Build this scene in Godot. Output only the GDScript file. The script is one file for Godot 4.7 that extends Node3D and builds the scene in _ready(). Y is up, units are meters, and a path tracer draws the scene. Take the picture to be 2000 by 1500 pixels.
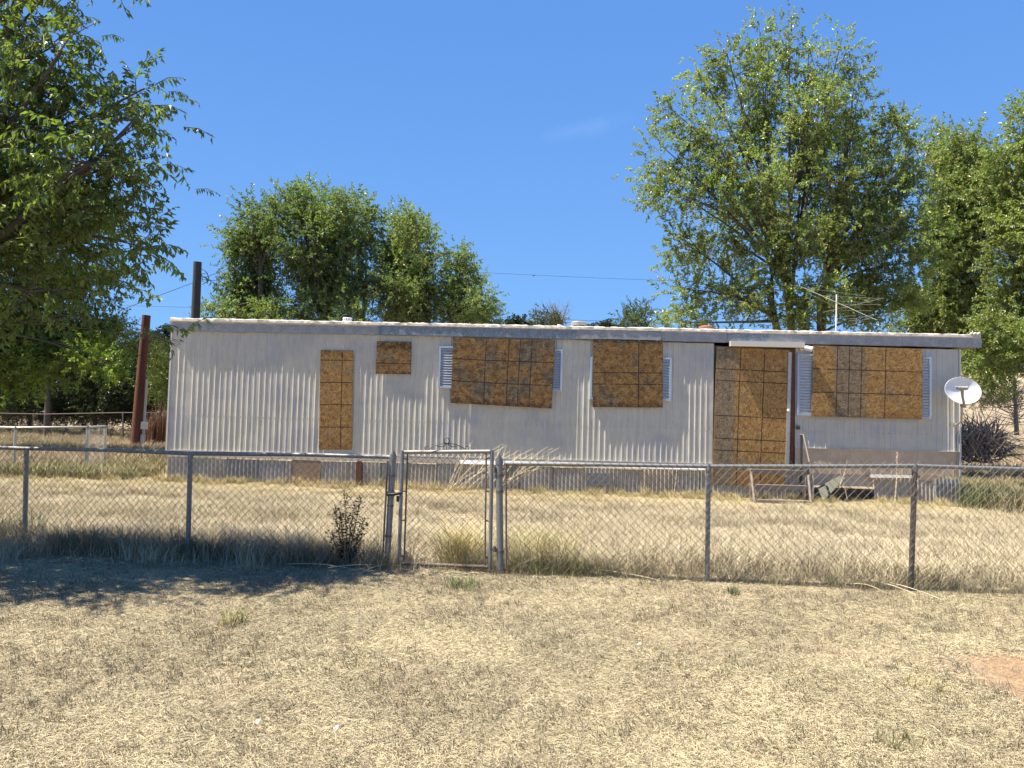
extends Node3D
# A boarded-up mobile home behind a chain-link fence on a dry, sunny lot.

const F := 1502.0
const EYE := Vector3(0, 1.6, 0)
const FACE := 17.5            # metres from the camera to the front wall of the mobile home
var cam_basis := Basis.from_euler(Vector3(deg_to_rad(2.8), 0, deg_to_rad(1.45)))
var M := {}
var taken := {}
var noise := FastNoiseLite.new()

# ---------------------------------------------------------------- mesh builder
class MB:
	var v := PackedVector3Array()
	var n := PackedVector3Array()
	var uv := PackedVector2Array()
	var c := PackedColorArray()
	var col := Color(1, 1, 1)
	func vert(p: Vector3, nn: Vector3, t := Vector2.ZERO) -> void:
		v.push_back(p); n.push_back(nn); uv.push_back(t); c.push_back(col)
	func tri(a: Vector3, b: Vector3, d: Vector3) -> void:
		var nn := (d - a).cross(b - a).normalized()
		vert(a, nn); vert(b, nn); vert(d, nn)
	# a b c d run clockwise seen from the front
	func quad(a: Vector3, b: Vector3, d: Vector3, e: Vector3, ta := Vector2(0, 0), tb := Vector2(1, 0), td := Vector2(1, 1), te := Vector2(0, 1)) -> void:
		var nn := (d - a).cross(b - a)
		nn = ((e - a).cross(d - a) + nn).normalized()
		vert(a, nn, ta); vert(b, nn, tb); vert(d, nn, td)
		vert(a, nn, ta); vert(d, nn, td); vert(e, nn, te)
	func box(o: Vector3, s: Vector3, b := Basis()) -> void:
		var h := s * 0.5
		var p := []
		for i in 8:
			p.push_back(o + b * Vector3(h.x if i & 1 else -h.x, h.y if i & 2 else -h.y, h.z if i & 4 else -h.z))
		quad(p[6], p[7], p[5], p[4]); quad(p[3], p[2], p[0], p[1])
		quad(p[2], p[6], p[4], p[0]); quad(p[7], p[3], p[1], p[5])
		quad(p[2], p[3], p[7], p[6]); quad(p[4], p[5], p[1], p[0])
	# slab between four front corners (clockwise from top left), pushed back by t along nrm
	func slab(a: Vector3, b: Vector3, d: Vector3, e: Vector3, t: float) -> void:
		var nn := (d - a).cross(b - a).normalized() * t
		quad(a, b, d, e)
		quad(b - nn, a - nn, e - nn, d - nn)
		quad(a - nn, b - nn, b, a); quad(e, d, d - nn, e - nn)
		quad(a - nn, a, e, e - nn); quad(b, b - nn, d - nn, d)
	func tube(pts: Array, rads: Array, sides := 6, caps := true) -> void:
		var rings := []
		var nrm := []
		var side := Vector3.ZERO
		for i in pts.size():
			var d: Vector3 = (pts[mini(i + 1, pts.size() - 1)] - pts[maxi(i - 1, 0)]).normalized()
			if side == Vector3.ZERO:
				side = d.cross(Vector3.UP if absf(d.y) < 0.9 else Vector3.RIGHT).normalized()
			else:
				side = (side - d * side.dot(d)).normalized()
			var up := side.cross(d)
			var ring := PackedVector3Array()
			var rn := PackedVector3Array()
			for k in sides:
				var a := TAU * k / sides
				var q := side * cos(a) + up * sin(a)
				rn.push_back(q); ring.push_back(pts[i] + q * rads[i])
			rings.push_back(ring); nrm.push_back(rn)
		for i in pts.size() - 1:
			var r0: PackedVector3Array = rings[i]
			var r1: PackedVector3Array = rings[i + 1]
			var n0: PackedVector3Array = nrm[i]
			var n1: PackedVector3Array = nrm[i + 1]
			for k in sides:
				var l := (k + 1) % sides
				var ta := Vector2(float(k) / sides, i); var tb := Vector2(float(k + 1) / sides, i)
				vert(r0[k], n0[k], ta); vert(r0[l], n0[l], tb); vert(r1[l], n1[l], tb + Vector2(0, 1))
				vert(r0[k], n0[k], ta); vert(r1[l], n1[l], tb + Vector2(0, 1)); vert(r1[k], n1[k], ta + Vector2(0, 1))
		if caps:
			for e in [0, pts.size() - 1]:
				var ring: PackedVector3Array = rings[e]
				for k in range(1, sides - 1):
					if e == 0: tri(ring[0], ring[k + 1], ring[k])
					else: tri(ring[0], ring[k], ring[k + 1])
	func rod(a: Vector3, b: Vector3, r: float, sides := 8, r2 := -1.0) -> void:
		tube([a, b], [r, r if r2 < 0 else r2], sides)
	# lathe about the y axis through o: list of [radius, height]
	func lathe(o: Vector3, prof: Array, sides := 20, b := Basis(), sx := 1.0) -> void:
		for i in prof.size() - 1:
			var r0: float = prof[i][0]; var y0: float = prof[i][1]
			var r1: float = prof[i + 1][0]; var y1: float = prof[i + 1][1]
			var sl := Vector2(y1 - y0, -(r1 - r0)).normalized()
			for k in sides:
				var a0 := TAU * k / sides; var a1 := TAU * (k + 1) / sides
				var d0 := Vector3(cos(a0), 0, sin(a0)); var d1 := Vector3(cos(a1), 0, sin(a1))
				var q := func(d: Vector3, r: float, y: float) -> Vector3: return o + b * Vector3(d.x * r * sx, y, d.z * r)
				var n0 := b * (d0 * sl.x + Vector3.UP * sl.y).normalized(); var n1 := b * (d1 * sl.x + Vector3.UP * sl.y).normalized()
				vert(q.call(d0, r0, y0), n0); vert(q.call(d1, r1, y1), n1); vert(q.call(d0, r1, y1), n0)
				vert(q.call(d0, r0, y0), n0); vert(q.call(d1, r0, y0), n1); vert(q.call(d1, r1, y1), n1)
	func mesh() -> ArrayMesh:
		var a := []
		a.resize(Mesh.ARRAY_MAX)
		a[Mesh.ARRAY_VERTEX] = v; a[Mesh.ARRAY_NORMAL] = n; a[Mesh.ARRAY_TEX_UV] = uv; a[Mesh.ARRAY_COLOR] = c
		var m := ArrayMesh.new()
		m.add_surface_from_arrays(Mesh.PRIMITIVE_TRIANGLES, a)
		return m

# ---------------------------------------------------------------- small helpers
func px(x: float, y: float, depth: float) -> Vector3:   # a photo pixel to a point at a known depth
	var d := cam_basis * Vector3((x - 1000.0) / F, -(y - 750.0) / F, -1.0)
	return EYE + d * (depth / -d.z)
func fp(x: float, y: float, out := 0.0) -> Vector3:      # a photo pixel on the front wall, `out` metres proud of it
	var p := px(x, y, FACE)
	return Vector3(p.x, p.y, -FACE + out)
func gp(x: float, y: float) -> Vector3:                  # a photo pixel on the ground
	var d := cam_basis * Vector3((x - 1000.0) / F, -(y - 750.0) / F, -1.0)
	var p := EYE + d * (-EYE.y / d.y)
	p.y = ground_h(p.x, p.z)
	return p
func ground_h(x: float, z: float) -> float:
	var h := 0.016 * noise.get_noise_2d(x * 6.0, z * 6.0)
	var back := smoothstep(-10.0, -17.0, z)
	h += back * (0.045 - 0.006 * clampf(x, -12, 12))
	h += smoothstep(-24.0, -44.0, z) * 0.5 * smoothstep(6.0, 20.0, x)
	h += smoothstep(-55.0, -150.0, z) * 11.0 + smoothstep(-45.0, -70.0, z) * 2.2 * smoothstep(15.0, 40.0, x)
	h += smoothstep(-60.0, -200.0, z) * 4.0 * noise.get_noise_2d(x * 0.35, z * 0.35)
	return h
func numbered(called: String) -> String:
	if not taken.has(called):
		taken[called] = 0
		return called
	taken[called] += 1
	return "%s_%03d" % [called, taken[called]]
func thing(called: String, label: String, category: String, at := Vector3.ZERO, group := "") -> Node3D:
	var o := Node3D.new()
	o.name = numbered(called); add_child(o); o.position = at
	tag(o, label, category, group)
	return o
func tag(o: Node, label: String, category: String, group := "") -> void:
	o.set_meta("label", label); o.set_meta("category", category)
	if group != "": o.set_meta("group", group)
# commits a builder as one named mesh; shapes given in world axes are moved to the parent's own axes
func part(called: String, mb: MB, m: Material, parent: Node3D = null) -> MeshInstance3D:
	var o := MeshInstance3D.new()
	if parent == null:
		o.name = numbered(called); add_child(o)
	else:
		o.name = called; parent.add_child(o, true)
		var off := world_at(parent)
		for i in mb.v.size(): mb.v[i] -= off
	o.mesh = mb.mesh(); o.material_override = m
	return o
func world_at(o: Node3D) -> Vector3:
	var p := Vector3.ZERO
	var q: Node = o
	while q != self and q is Node3D:
		p += (q as Node3D).position; q = q.get_parent()
	return p
func structure(called: String, mb: MB, m: Material) -> MeshInstance3D:
	var o := part(called, mb, m); o.set_meta("kind", "structure"); return o
func lin(r: float, g: float, b: float) -> Color:
	return Color(r, g, b).linear_to_srgb()
func mat(color: Color, rough := 0.8, metal := 0.0, tex: Texture2D = null) -> StandardMaterial3D:
	var m := StandardMaterial3D.new()
	m.albedo_color = color; m.roughness = rough; m.metallic = metal
	if tex: m.albedo_texture = tex
	return m
func rng_of(s: int) -> RandomNumberGenerator:
	var r := RandomNumberGenerator.new(); r.seed = s; return r
func triplanar(m: StandardMaterial3D, s: float, world := true) -> StandardMaterial3D:
	m.uv1_triplanar = true; m.uv1_world_triplanar = world; m.uv1_scale = Vector3(s, s, s); return m
func noise_img(w: int, h: int, freq: float, s: int, oct := 4) -> Image:
	var f := FastNoiseLite.new()
	f.seed = s; f.frequency = freq; f.fractal_octaves = oct
	return f.get_seamless_image(w, h)
# two colours mixed by noise, with an optional second noise stretched vertically
func blotch(a: Color, b: Color, d: Color, freq: float, s: int, size := 512, contrast := 1.6) -> ImageTexture:
	var i1 := noise_img(size, size, freq, s)
	var i2 := noise_img(size, size, freq * 5.0, s + 7)
	var out := Image.create(size, size, false, Image.FORMAT_RGB8)
	for y in size:
		for x in size:
			var t := clampf((i1.get_pixel(x, y).r - 0.5) * contrast + 0.5, 0, 1)
			var u := clampf((i2.get_pixel(x, y).r - 0.62) * 4.0, 0, 1)
			out.set_pixel(x, y, a.lerp(b, t).lerp(d, u))
	return ImageTexture.create_from_image(out)
func relief(freq: float, s: int, size := 256) -> ImageTexture:
	return ImageTexture.create_from_image(noise_img(size, size, freq, s, 5))
func strokes(im: Image, rng: RandomNumberGenerator, count: int, len0: float, len1: float, width: int, cols: Array, spread: float, base_angle := 0.0) -> void:
	var w := im.get_width(); var h := im.get_height()
	for i in count:
		var p := Vector2(rng.randf() * w, rng.randf() * h)
		var a := base_angle + rng.randfn(0, spread)
		var d := Vector2(cos(a), sin(a)); var q := Vector2(-d.y, d.x)
		var l := int(rng.randf_range(len0, len1))
		var c: Color = cols[rng.randi() % cols.size()]
		c = c.lerp(cols[rng.randi() % cols.size()], rng.randf())
		for j in l:
			for k in width:
				var s := p + d * j + q * k
				im.set_pixel(posmod(int(s.x), w), posmod(int(s.y), h), c)
# oriented-strand board: wood flakes, printed nailing lines, grey weathered patches and water stains
func osb(w: float, h: float, xs: Array, ys: Array, s: int, grey: float, dark: float, grey_cols: Array = [], tone := 1.0) -> StandardMaterial3D:
	var ppm := 190.0
	var im := Image.create(int(w * ppm), int(h * ppm), false, Image.FORMAT_RGB8)
	var rng := rng_of(s)
	var W := im.get_width(); var H := im.get_height()
	im.fill(lin(0.33, 0.19, 0.07))
	strokes(im, rng, int(W * H / 32.0), 7, 20, 3, [lin(0.42, 0.25, 0.10), lin(0.28, 0.15, 0.05), lin(0.50, 0.33, 0.15), lin(0.34, 0.19, 0.065), lin(0.15, 0.08, 0.03)], 0.75, rng.randf_range(-0.2, 0.2) + (PI / 2 if h > w * 1.3 else 0.0))
	strokes(im, rng, int(W * H / 420.0), 5, 15, 2, [lin(0.50, 0.36, 0.19), lin(0.42, 0.27, 0.12)], 0.9)
	var n1 := noise_img(W, H, 0.006, s + 1); var n2 := noise_img(W, H, 0.03, s + 2)
	for y in H:
		for x in W:
			var c := im.get_pixel(x, y)
			var t := clampf((n1.get_pixel(x, y).r - 0.72 + grey * 0.45) * 2.6, 0, 1)
			for g in grey_cols:
				var e: float = absf((x + 0.5) / W - g[0]) / g[1] + (n2.get_pixel(x, y).r - 0.5) * 0.9
				t = maxf(t, clampf((1.0 - e) * 3.0, 0, 1) * 0.85)
			var l := c.get_luminance()
			c = c.lerp(Color(l, l * 0.95, l * 0.93) * 0.92, t * 0.8)
			var st := clampf((n2.get_pixel(x, y).r - 0.62 + dark * 0.3) * 2.0, 0, 1)
			var edge := clampf(1.0 - (H - y) / (H * 0.11) + (n2.get_pixel(x, y).r - 0.5) * 1.6, 0, 1)   # rot and water stain along the bottom edge
			c = c.lerp(c * Color(0.6, 0.52, 0.46), maxf(st * 0.75, edge * 0.75 * dark * 2.0))
			im.set_pixel(x, y, c)
	var ink := lin(0.035, 0.014, 0.008)
	for lx in xs:
		for y in H:
			if n2.get_pixel(int(lx * W) % W, y).r > 0.2:
				for k in 4: im.set_pixel(clampi(int(lx * W) + k - 1, 0, W - 1), y, ink.lerp(im.get_pixel(clampi(int(lx * W) + k - 1, 0, W - 1), y), 0.05 if k == 1 else 0.2))
	for ly in ys:
		for x in W:
			if n2.get_pixel(x, int(ly * H) % H).r > 0.2:
				for k in 4: im.set_pixel(x, clampi(int(ly * H) + k - 1, 0, H - 1), ink.lerp(im.get_pixel(x, clampi(int(ly * H) + k - 1, 0, H - 1)), 0.05 if k == 1 else 0.2))
	var m := mat(lin(tone, tone * 0.97, tone * 0.78), 0.85, 0.0, ImageTexture.create_from_image(im))
	return m

# ---------------------------------------------------------------- materials
func make_materials() -> void:
	# faded, chalking paint on the siding, with vertical run marks
	var sw := 1024; var sh := 192
	var im := Image.create(sw, sh, false, Image.FORMAT_RGB8)
	var v1 := noise_img(sw, 16, 0.12, 3, 3); var b1 := noise_img(sw, sh, 0.009, 5); var b2 := noise_img(sw, sh, 0.05, 6)
	for y in sh:
		for x in sw:
			var base := Color(0.50, 0.475, 0.395)
			var run := v1.get_pixel(x, y * 16 / sh).r
			var blue := clampf((b1.get_pixel(x, y).r - 0.60) * 5.0 + (run - 0.5) * 2.2, 0, 1) * 0.8
			if x > 800: blue = clampf(blue + 0.35 + (run - 0.5) * 1.6, 0, 1)      # the end by the dish has weathered to bare blue-grey
			if x > 50 and x < 140 and y < 110: blue = clampf(blue + 0.25 + (run - 0.5) * 2.5 + (b2.get_pixel(x, y).r - 0.5) * 2.0, 0, 0.9)
			var c := base.lerp(Color(0.40, 0.39, 0.365), blue)
			c = c * (0.90 + 0.2 * run) * (0.94 + 0.12 * b2.get_pixel(x, y).r)
			im.set_pixel(x, y, c.linear_to_srgb())
	M.siding = mat(Color(1, 1, 1), 0.5, 0.0, ImageTexture.create_from_image(im))
	M.trim_white = mat(lin(0.55, 0.54, 0.50), 0.5)
	M.tan = triplanar(mat(Color(1, 1, 1), 0.6, 0.0, blotch(lin(0.46, 0.345, 0.225), lin(0.52, 0.40, 0.275), lin(0.39, 0.31, 0.225), 0.01, 21)), 0.7)
	M.beam = triplanar(mat(Color(1, 1, 1), 0.75, 0.0, blotch(lin(0.46, 0.41, 0.33), lin(0.54, 0.48, 0.39), lin(0.28, 0.21, 0.15), 0.012, 22)), 0.8)
	M.fascia = triplanar(mat(Color(1, 1, 1), 0.5, 0.0, blotch(lin(0.25, 0.26, 0.28), lin(0.33, 0.34, 0.35), lin(0.19, 0.21, 0.20), 0.012, 23)), 0.6)
	M.fascia_dark = triplanar(mat(Color(1, 1, 1), 0.5, 0.0, blotch(lin(0.13, 0.17, 0.20), lin(0.21, 0.25, 0.30), lin(0.48, 0.48, 0.46), 0.014, 24)), 0.6)
	M.coating = triplanar(mat(Color(1, 1, 1), 0.9, 0.0, blotch(lin(0.46, 0.43, 0.37), lin(0.56, 0.53, 0.47), lin(0.20, 0.15, 0.10), 0.03, 25)), 1.1)
	M.shutter = triplanar(mat(Color(1, 1, 1), 0.45, 0.0, blotch(lin(0.40, 0.43, 0.47), lin(0.52, 0.54, 0.56), lin(0.36, 0.37, 0.38), 0.01, 26)), 0.8)
	M.shutter_frame = mat(lin(0.36, 0.42, 0.50), 0.45)
	M.shutter_white = triplanar(mat(Color(1, 1, 1), 0.45, 0.0, blotch(lin(0.56, 0.56, 0.54), lin(0.62, 0.62, 0.60), lin(0.5, 0.5, 0.48), 0.01, 27)), 0.8)
	M.galv = triplanar(mat(Color(1, 1, 1), 0.45, 0.55, blotch(lin(0.38, 0.37, 0.34), lin(0.48, 0.46, 0.42), lin(0.30, 0.26, 0.22), 0.02, 28)), 1.2)
	M.galv_warm = triplanar(mat(Color(1, 1, 1), 0.5, 0.4, blotch(lin(0.42, 0.38, 0.31), lin(0.48, 0.43, 0.36), lin(0.32, 0.22, 0.14), 0.02, 29)), 1.2)
	M.galv_dark = triplanar(mat(Color(1, 1, 1), 0.5, 0.4, blotch(lin(0.25, 0.26, 0.25), lin(0.33, 0.34, 0.33), lin(0.22, 0.16, 0.11), 0.02, 30)), 1.2)
	M.pipe = triplanar(mat(Color(1, 1, 1), 0.5, 0.45, blotch(lin(0.17, 0.18, 0.18), lin(0.25, 0.26, 0.26), lin(0.14, 0.12, 0.10), 0.03, 31)), 2.0)
	M.pipe_rust = triplanar(mat(Color(1, 1, 1), 0.75, 0.2, blotch(lin(0.10, 0.085, 0.075), lin(0.16, 0.13, 0.11), lin(0.17, 0.09, 0.05), 0.04, 32)), 2.5)
	M.wire = mat(lin(0.15, 0.115, 0.08), 0.65, 0.3)
	M.wire_bright = mat(lin(0.24, 0.225, 0.20), 0.55, 0.3)
	M.wire_mid = mat(lin(0.19, 0.165, 0.13), 0.6, 0.3)
	M.aerial = mat(lin(0.15, 0.15, 0.15), 0.5, 0.4)
	M.iron = mat(lin(0.02, 0.02, 0.022), 0.5, 0.2)
	M.black = mat(lin(0.012, 0.012, 0.012), 0.6)
	M.plywood = triplanar(mat(Color(1, 1, 1), 0.85, 0.0, blotch(lin(0.24, 0.17, 0.11), lin(0.30, 0.23, 0.16), lin(0.14, 0.08, 0.04), 0.015, 33)), 1.4)
	M.redwood = triplanar(mat(Color(1, 1, 1), 0.8, 0.0, blotch(lin(0.10, 0.033, 0.018), lin(0.16, 0.055, 0.028), lin(0.055, 0.022, 0.015), 0.02, 34)), 1.0)
	M.rust_frame = triplanar(mat(Color(1, 1, 1), 0.75, 0.15, blotch(lin(0.13, 0.105, 0.085), lin(0.20, 0.165, 0.135), lin(0.12, 0.07, 0.05), 0.03, 35)), 2.0)
	M.steel_dark = triplanar(mat(Color(1, 1, 1), 0.6, 0.3, blotch(lin(0.045, 0.047, 0.055), lin(0.09, 0.09, 0.10), lin(0.14, 0.11, 0.09), 0.03, 36)), 2.0)
	M.dish = mat(lin(0.66, 0.68, 0.70), 0.4)
	M.dish_arm = mat(lin(0.30, 0.28, 0.24), 0.5)
	M.white = mat(lin(0.72, 0.72, 0.70), 0.5)
	M.cream = mat(lin(0.60, 0.56, 0.47), 0.5)
	M.rust = triplanar(mat(Color(1, 1, 1), 0.85, 0.1, blotch(lin(0.20, 0.085, 0.04), lin(0.30, 0.14, 0.07), lin(0.12, 0.05, 0.03), 0.03, 37)), 3.0)
	M.pole = triplanar(mat(Color(1, 1, 1), 0.85, 0.0, blotch(lin(0.022, 0.024, 0.022), lin(0.045, 0.045, 0.04), lin(0.07, 0.06, 0.05), 0.03, 38)), 1.0)
	M.bark = triplanar(mat(Color(1, 1, 1), 0.95, 0.0, blotch(lin(0.075, 0.06, 0.048), lin(0.12, 0.10, 0.08), lin(0.04, 0.03, 0.025), 0.03, 39)), 1.5)
	M.bark_grey = triplanar(mat(Color(1, 1, 1), 0.95, 0.0, blotch(lin(0.19, 0.16, 0.14), lin(0.26, 0.22, 0.19), lin(0.12, 0.10, 0.09), 0.03, 40)), 1.5)
	M.leaf = leaf_mat(0.36); M.leaf_far = leaf_mat(0.42)
	M.grass = leaf_mat(0.75); M.grass.backlight = Color(0.5, 0.47, 0.38)
	M.straw = mat(Color(1, 1, 1), 0.8); M.straw.vertex_color_use_as_albedo = true
	M.litter = mat(lin(0.55, 0.55, 0.54), 0.7)
	# soil under the grass: straw fragments, grit and pale dust
	var g := Image.create(1024, 1024, false, Image.FORMAT_RGB8)
	var n1 := noise_img(1024, 1024, 0.006, 50); var n2 := noise_img(1024, 1024, 0.06, 51)
	for y in 1024:
		for x in 1024:
			var a := n1.get_pixel(x, y).r; var b := n2.get_pixel(x, y).r
			g.set_pixel(x, y, (lin(0.20, 0.15, 0.10).lerp(lin(0.29, 0.235, 0.16), clampf((a - 0.3) * 2.0, 0, 1))) * (0.75 + 0.45 * b))
	strokes(g, rng_of(52), 14000, 10, 34, 2, [lin(0.46, 0.38, 0.25), lin(0.40, 0.32, 0.19), lin(0.33, 0.27, 0.17), lin(0.20, 0.16, 0.10)], 3.0)
	strokes(g, rng_of(53), 4000, 4, 14, 2, [lin(0.15, 0.11, 0.07), lin(0.22, 0.17, 0.11)], 3.0)
	M.ground = triplanar(mat(Color(1, 1, 1), 0.95, 0.0, ImageTexture.create_from_image(g)), 0.55)
	M.ground.vertex_color_use_as_albedo = true
func leaf_mat(rough: float) -> StandardMaterial3D:
	var m := mat(Color(1, 1, 1), rough)
	m.vertex_color_use_as_albedo = true
	m.backlight_enabled = true; m.backlight = Color(0.92, 1.0, 0.55)
	return m

# ---------------------------------------------------------------- foliage
func leaf(mb: MB, at: Vector3, dir: Vector3, up: Vector3, l: float, w: float, fold := 0.25) -> void:
	var s := dir.cross(up).normalized()
	var u := s.cross(dir).normalized()
	var mid := at + dir * l * 0.45
	var tip := at + dir * l - u * l * 0.12
	var a := mid + s * w * 0.5 + u * w * fold; var b := mid - s * w * 0.5 + u * w * fold
	mb.tri(at, a, tip); mb.tri(at, tip, b)
func spray(s: int, count: int, length: float, ll: float, lw: float, droop: float) -> ArrayMesh:   # a leafy twig along +Z
	var mb := MB.new(); var r := rng_of(s)
	mb.col = Color(0.9, 0.75, 0.6)
	mb.tube([Vector3.ZERO, Vector3(0, 0.02, length * 0.5), Vector3(0, -0.03, length)], [0.005, 0.0035, 0.002], 3, false)
	for i in count:
		var t := (i + r.randf()) / count
		var at := Vector3(0, 0.02 * sin(t * PI) - 0.03 * t * t, length * t)
		var a := r.randf() * TAU
		var dir := Vector3(cos(a), sin(a) - droop, r.randf_range(0.1, 1.1)).normalized()
		var tone := r.randf_range(0.75, 1.25)
		mb.col = Color(tone, tone, tone * r.randf_range(0.8, 1.1))
		leaf(mb, at, dir, Vector3(r.randfn(0, 0.5), 1, r.randfn(0, 0.5)).normalized(), ll * r.randf_range(0.7, 1.2), lw * r.randf_range(0.7, 1.2))
	return mb.mesh()
func curve_pts(a: Vector3, b: Vector3, bend: Vector3, nseg: int) -> Array:
	var m := (a + b) * 0.5 + bend
	var out := []
	for i in nseg + 1:
		var t := float(i) / nseg
		out.push_back(a.lerp(m, t).lerp(m.lerp(b, t), t))
	return out
# blobs: [centre, radii] in world metres. Limbs run from the trunk to each blob, branches fill it, leafy twigs sit along the branches.
func tree(called: String, label: String, base: Vector3, forks: Array, trunk_r: float, blobs: Array, count: int, sprays: Array, tint: Color, s: int, o := {}) -> Node3D:
	var t := thing(called, label, o.get("category", "tree"), base, o.get("group", ""))
	var r := rng_of(s)
	var wood := MB.new(); var twigs := MB.new()
	for f in forks:
		var p := curve_pts(base - Vector3(0, 0.2, 0), f, Vector3(r.randfn(0, 0.15), 0, r.randfn(0, 0.15)), 6)
		wood.tube(p, [trunk_r * 1.25, trunk_r, trunk_r * 0.9, trunk_r * 0.8, trunk_r * 0.72, trunk_r * 0.65, trunk_r * 0.55], 9)
	var total := 0.0
	for b in blobs: total += pow(b[1].x * b[1].y * b[1].z, 0.6)
	var xf := []; var cols := []
	for b in blobs:
		var c: Vector3 = b[0]; var rad: Vector3 = b[1]
		var f: Vector3 = forks[0]
		for g in forks:
			if g.distance_to(c) < f.distance_to(c): f = g
		var start := base.lerp(f, r.randf_range(0.72, 1.0))
		var span := start.distance_to(c)
		var limb := curve_pts(start, c + Vector3(0, rad.y * 0.35, 0), Vector3(0, span * r.randf_range(-0.02, 0.16), 0) + Vector3(r.randfn(0, 0.05), 0, r.randfn(0, 0.05)) * span, 7)
		var lr := clampf(trunk_r * 0.34 * clampf(rad.x / 0.55, 0.12, 1.0), 0.008, 0.16)
		var rr := []
		for i in 8: rr.push_back(lerpf(lr, lr * 0.18, i / 7.0))
		wood.tube(limb, rr, 6, false)
		var lobe := r.randf_range(0.85, 1.15)
		var share := pow(rad.x * rad.y * rad.z, 0.6) / total
		var mine := int(count * share)
		var nb := maxi(5, int(mine / o.get("per_branch", 16.0)))
		for k in nb:
			var li := r.randi_range(3, 7)
			var a: Vector3 = limb[li]
			var d := Vector3(r.randfn(0, 1), r.randfn(0, 1) + 0.15, r.randfn(0, 1)).normalized()
			var e := c + d * rad * r.randf_range(0.5, o.get("reach", 1.06))
			var bl := a.distance_to(e)
			var pts := curve_pts(a, e, Vector3(0, bl * r.randf_range(0.02, 0.2), 0), 4)
			var br := clampf(lr * 0.25, 0.008, 0.03)
			twigs.tube(pts, [br, br * 0.8, br * 0.6, br * 0.4, br * 0.2], 4, false)
			var tone := lobe * r.randf_range(0.8, 1.22)
			for q in int(ceil(float(mine) / nb)):
				var u := pow(r.randf(), 0.7)
				var at: Vector3 = pts[0].lerp(pts[2], u * 2.0) if u < 0.5 else pts[2].lerp(pts[4], u * 2.0 - 1.0)
				var jit: float = o.get("jitter", 0.28)
				at += Vector3(r.randfn(0, jit), r.randfn(0, jit), r.randfn(0, jit))
				var out := ((at - c) / rad).normalized() * 0.7 + (e - a).normalized() * 0.5 + Vector3(r.randfn(0, 0.5), r.randfn(0, 0.4) + o.get("lift", 0.0), r.randfn(0, 0.5))
				out = out.normalized()
				var side := Vector3.UP.cross(out)
				if side.length() < 0.05: side = Vector3.RIGHT
				side = side.normalized()
				var bs := Basis(side, out.cross(side), out)
				var sc: float = r.randf_range(0.75, 1.25) * o.get("size", 1.0)
				xf.push_back(Transform3D(bs.scaled(Vector3(sc, sc, sc)), at - base))
				var k2 := tone * r.randf_range(0.85, 1.15)
				cols.push_back(Color(tint.r * k2 * r.randf_range(0.92, 1.15), tint.g * k2, tint.b * k2))
	if o.has("dead"):
		M.bark_grey.resource_local_to_scene = false
	var bark: Material = M.bark_grey if o.has("dead") else M.bark
	part("trunk", wood, bark, t)
	part("branches", twigs, bark, t)
	if xf.size() > 0:
		var near: int = o.get("single", 0)
		if near > 0:       # the twigs that show largest are parts of their own
			var order := range(xf.size())
			order.sort_custom(func(i, j): return (xf[i].origin + base).distance_to(EYE) < (xf[j].origin + base).distance_to(EYE))
			var seen := []
			for i in order:
				var w: Vector3 = xf[i].origin + base
				var q := cam_basis.inverse() * (w - EYE)
				if q.z < -0.5 and absf(q.x / -q.z) < 0.67 and absf(q.y / -q.z) < 0.5: seen.push_back(i)
				if seen.size() >= near: break
			var single_mats := []
			for k in 5:
				var lm := leaf_mat(0.42)
				lm.albedo_color = Color(tint.r * (0.75 + 0.12 * k), tint.g * (0.75 + 0.12 * k), tint.b * (0.75 + 0.12 * k)).linear_to_srgb()
				single_mats.push_back(lm)
			var drop := {}
			for i in seen:
				var lo := MeshInstance3D.new()
				lo.name = "leafy_twig"; t.add_child(lo, true)
				lo.mesh = sprays[i % sprays.size()]; lo.transform = xf[i]; lo.material_override = single_mats[i % 5]
				drop[i] = true
			var xf2 := []; var cols2 := []
			for i in xf.size():
				if not drop.has(i): xf2.push_back(xf[i]); cols2.push_back(cols[i])
			xf = xf2; cols = cols2
		for k in sprays.size():
			var sub := []; var sc2 := []
			for i in xf.size():
				if i % sprays.size() == k: sub.push_back(xf[i]); sc2.push_back(cols[i])
			scatter("crown", sprays[k], sub, sc2, o.get("mat", M.leaf), t)
	return t
func scatter(called: String, mesh: Mesh, xf: Array, cols: Array, m: Material, parent: Node3D = null) -> MultiMeshInstance3D:
	var mm := MultiMesh.new()
	mm.transform_format = MultiMesh.TRANSFORM_3D; mm.use_colors = true
	mm.mesh = mesh; mm.instance_count = xf.size()
	for i in xf.size():
		mm.set_instance_transform(i, xf[i]); mm.set_instance_color(i, cols[i])
	var o := MultiMeshInstance3D.new()
	o.multimesh = mm; o.material_override = m
	if parent: o.name = called; parent.add_child(o, true)
	else: o.name = numbered(called); add_child(o)
	o.set_meta("kind", "stuff")
	return o
# photo-pixel blobs to metres at a depth: [x, y, rx, ry, depth offset]
func blobs_at(list: Array, depth: float, thick := 1.0, s := 1) -> Array:
	var r := rng_of(s)
	var out := []
	for b in list:
		var d: float = depth + (b[4] if b.size() > 4 else r.randf_range(-1.0, 1.0) * depth * 0.05)
		out.push_back([px(b[0], b[1], d), Vector3(b[2] * d / F, b[3] * d / F, (b[2] + b[3]) * 0.5 * d / F * thick)])
	return out
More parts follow.
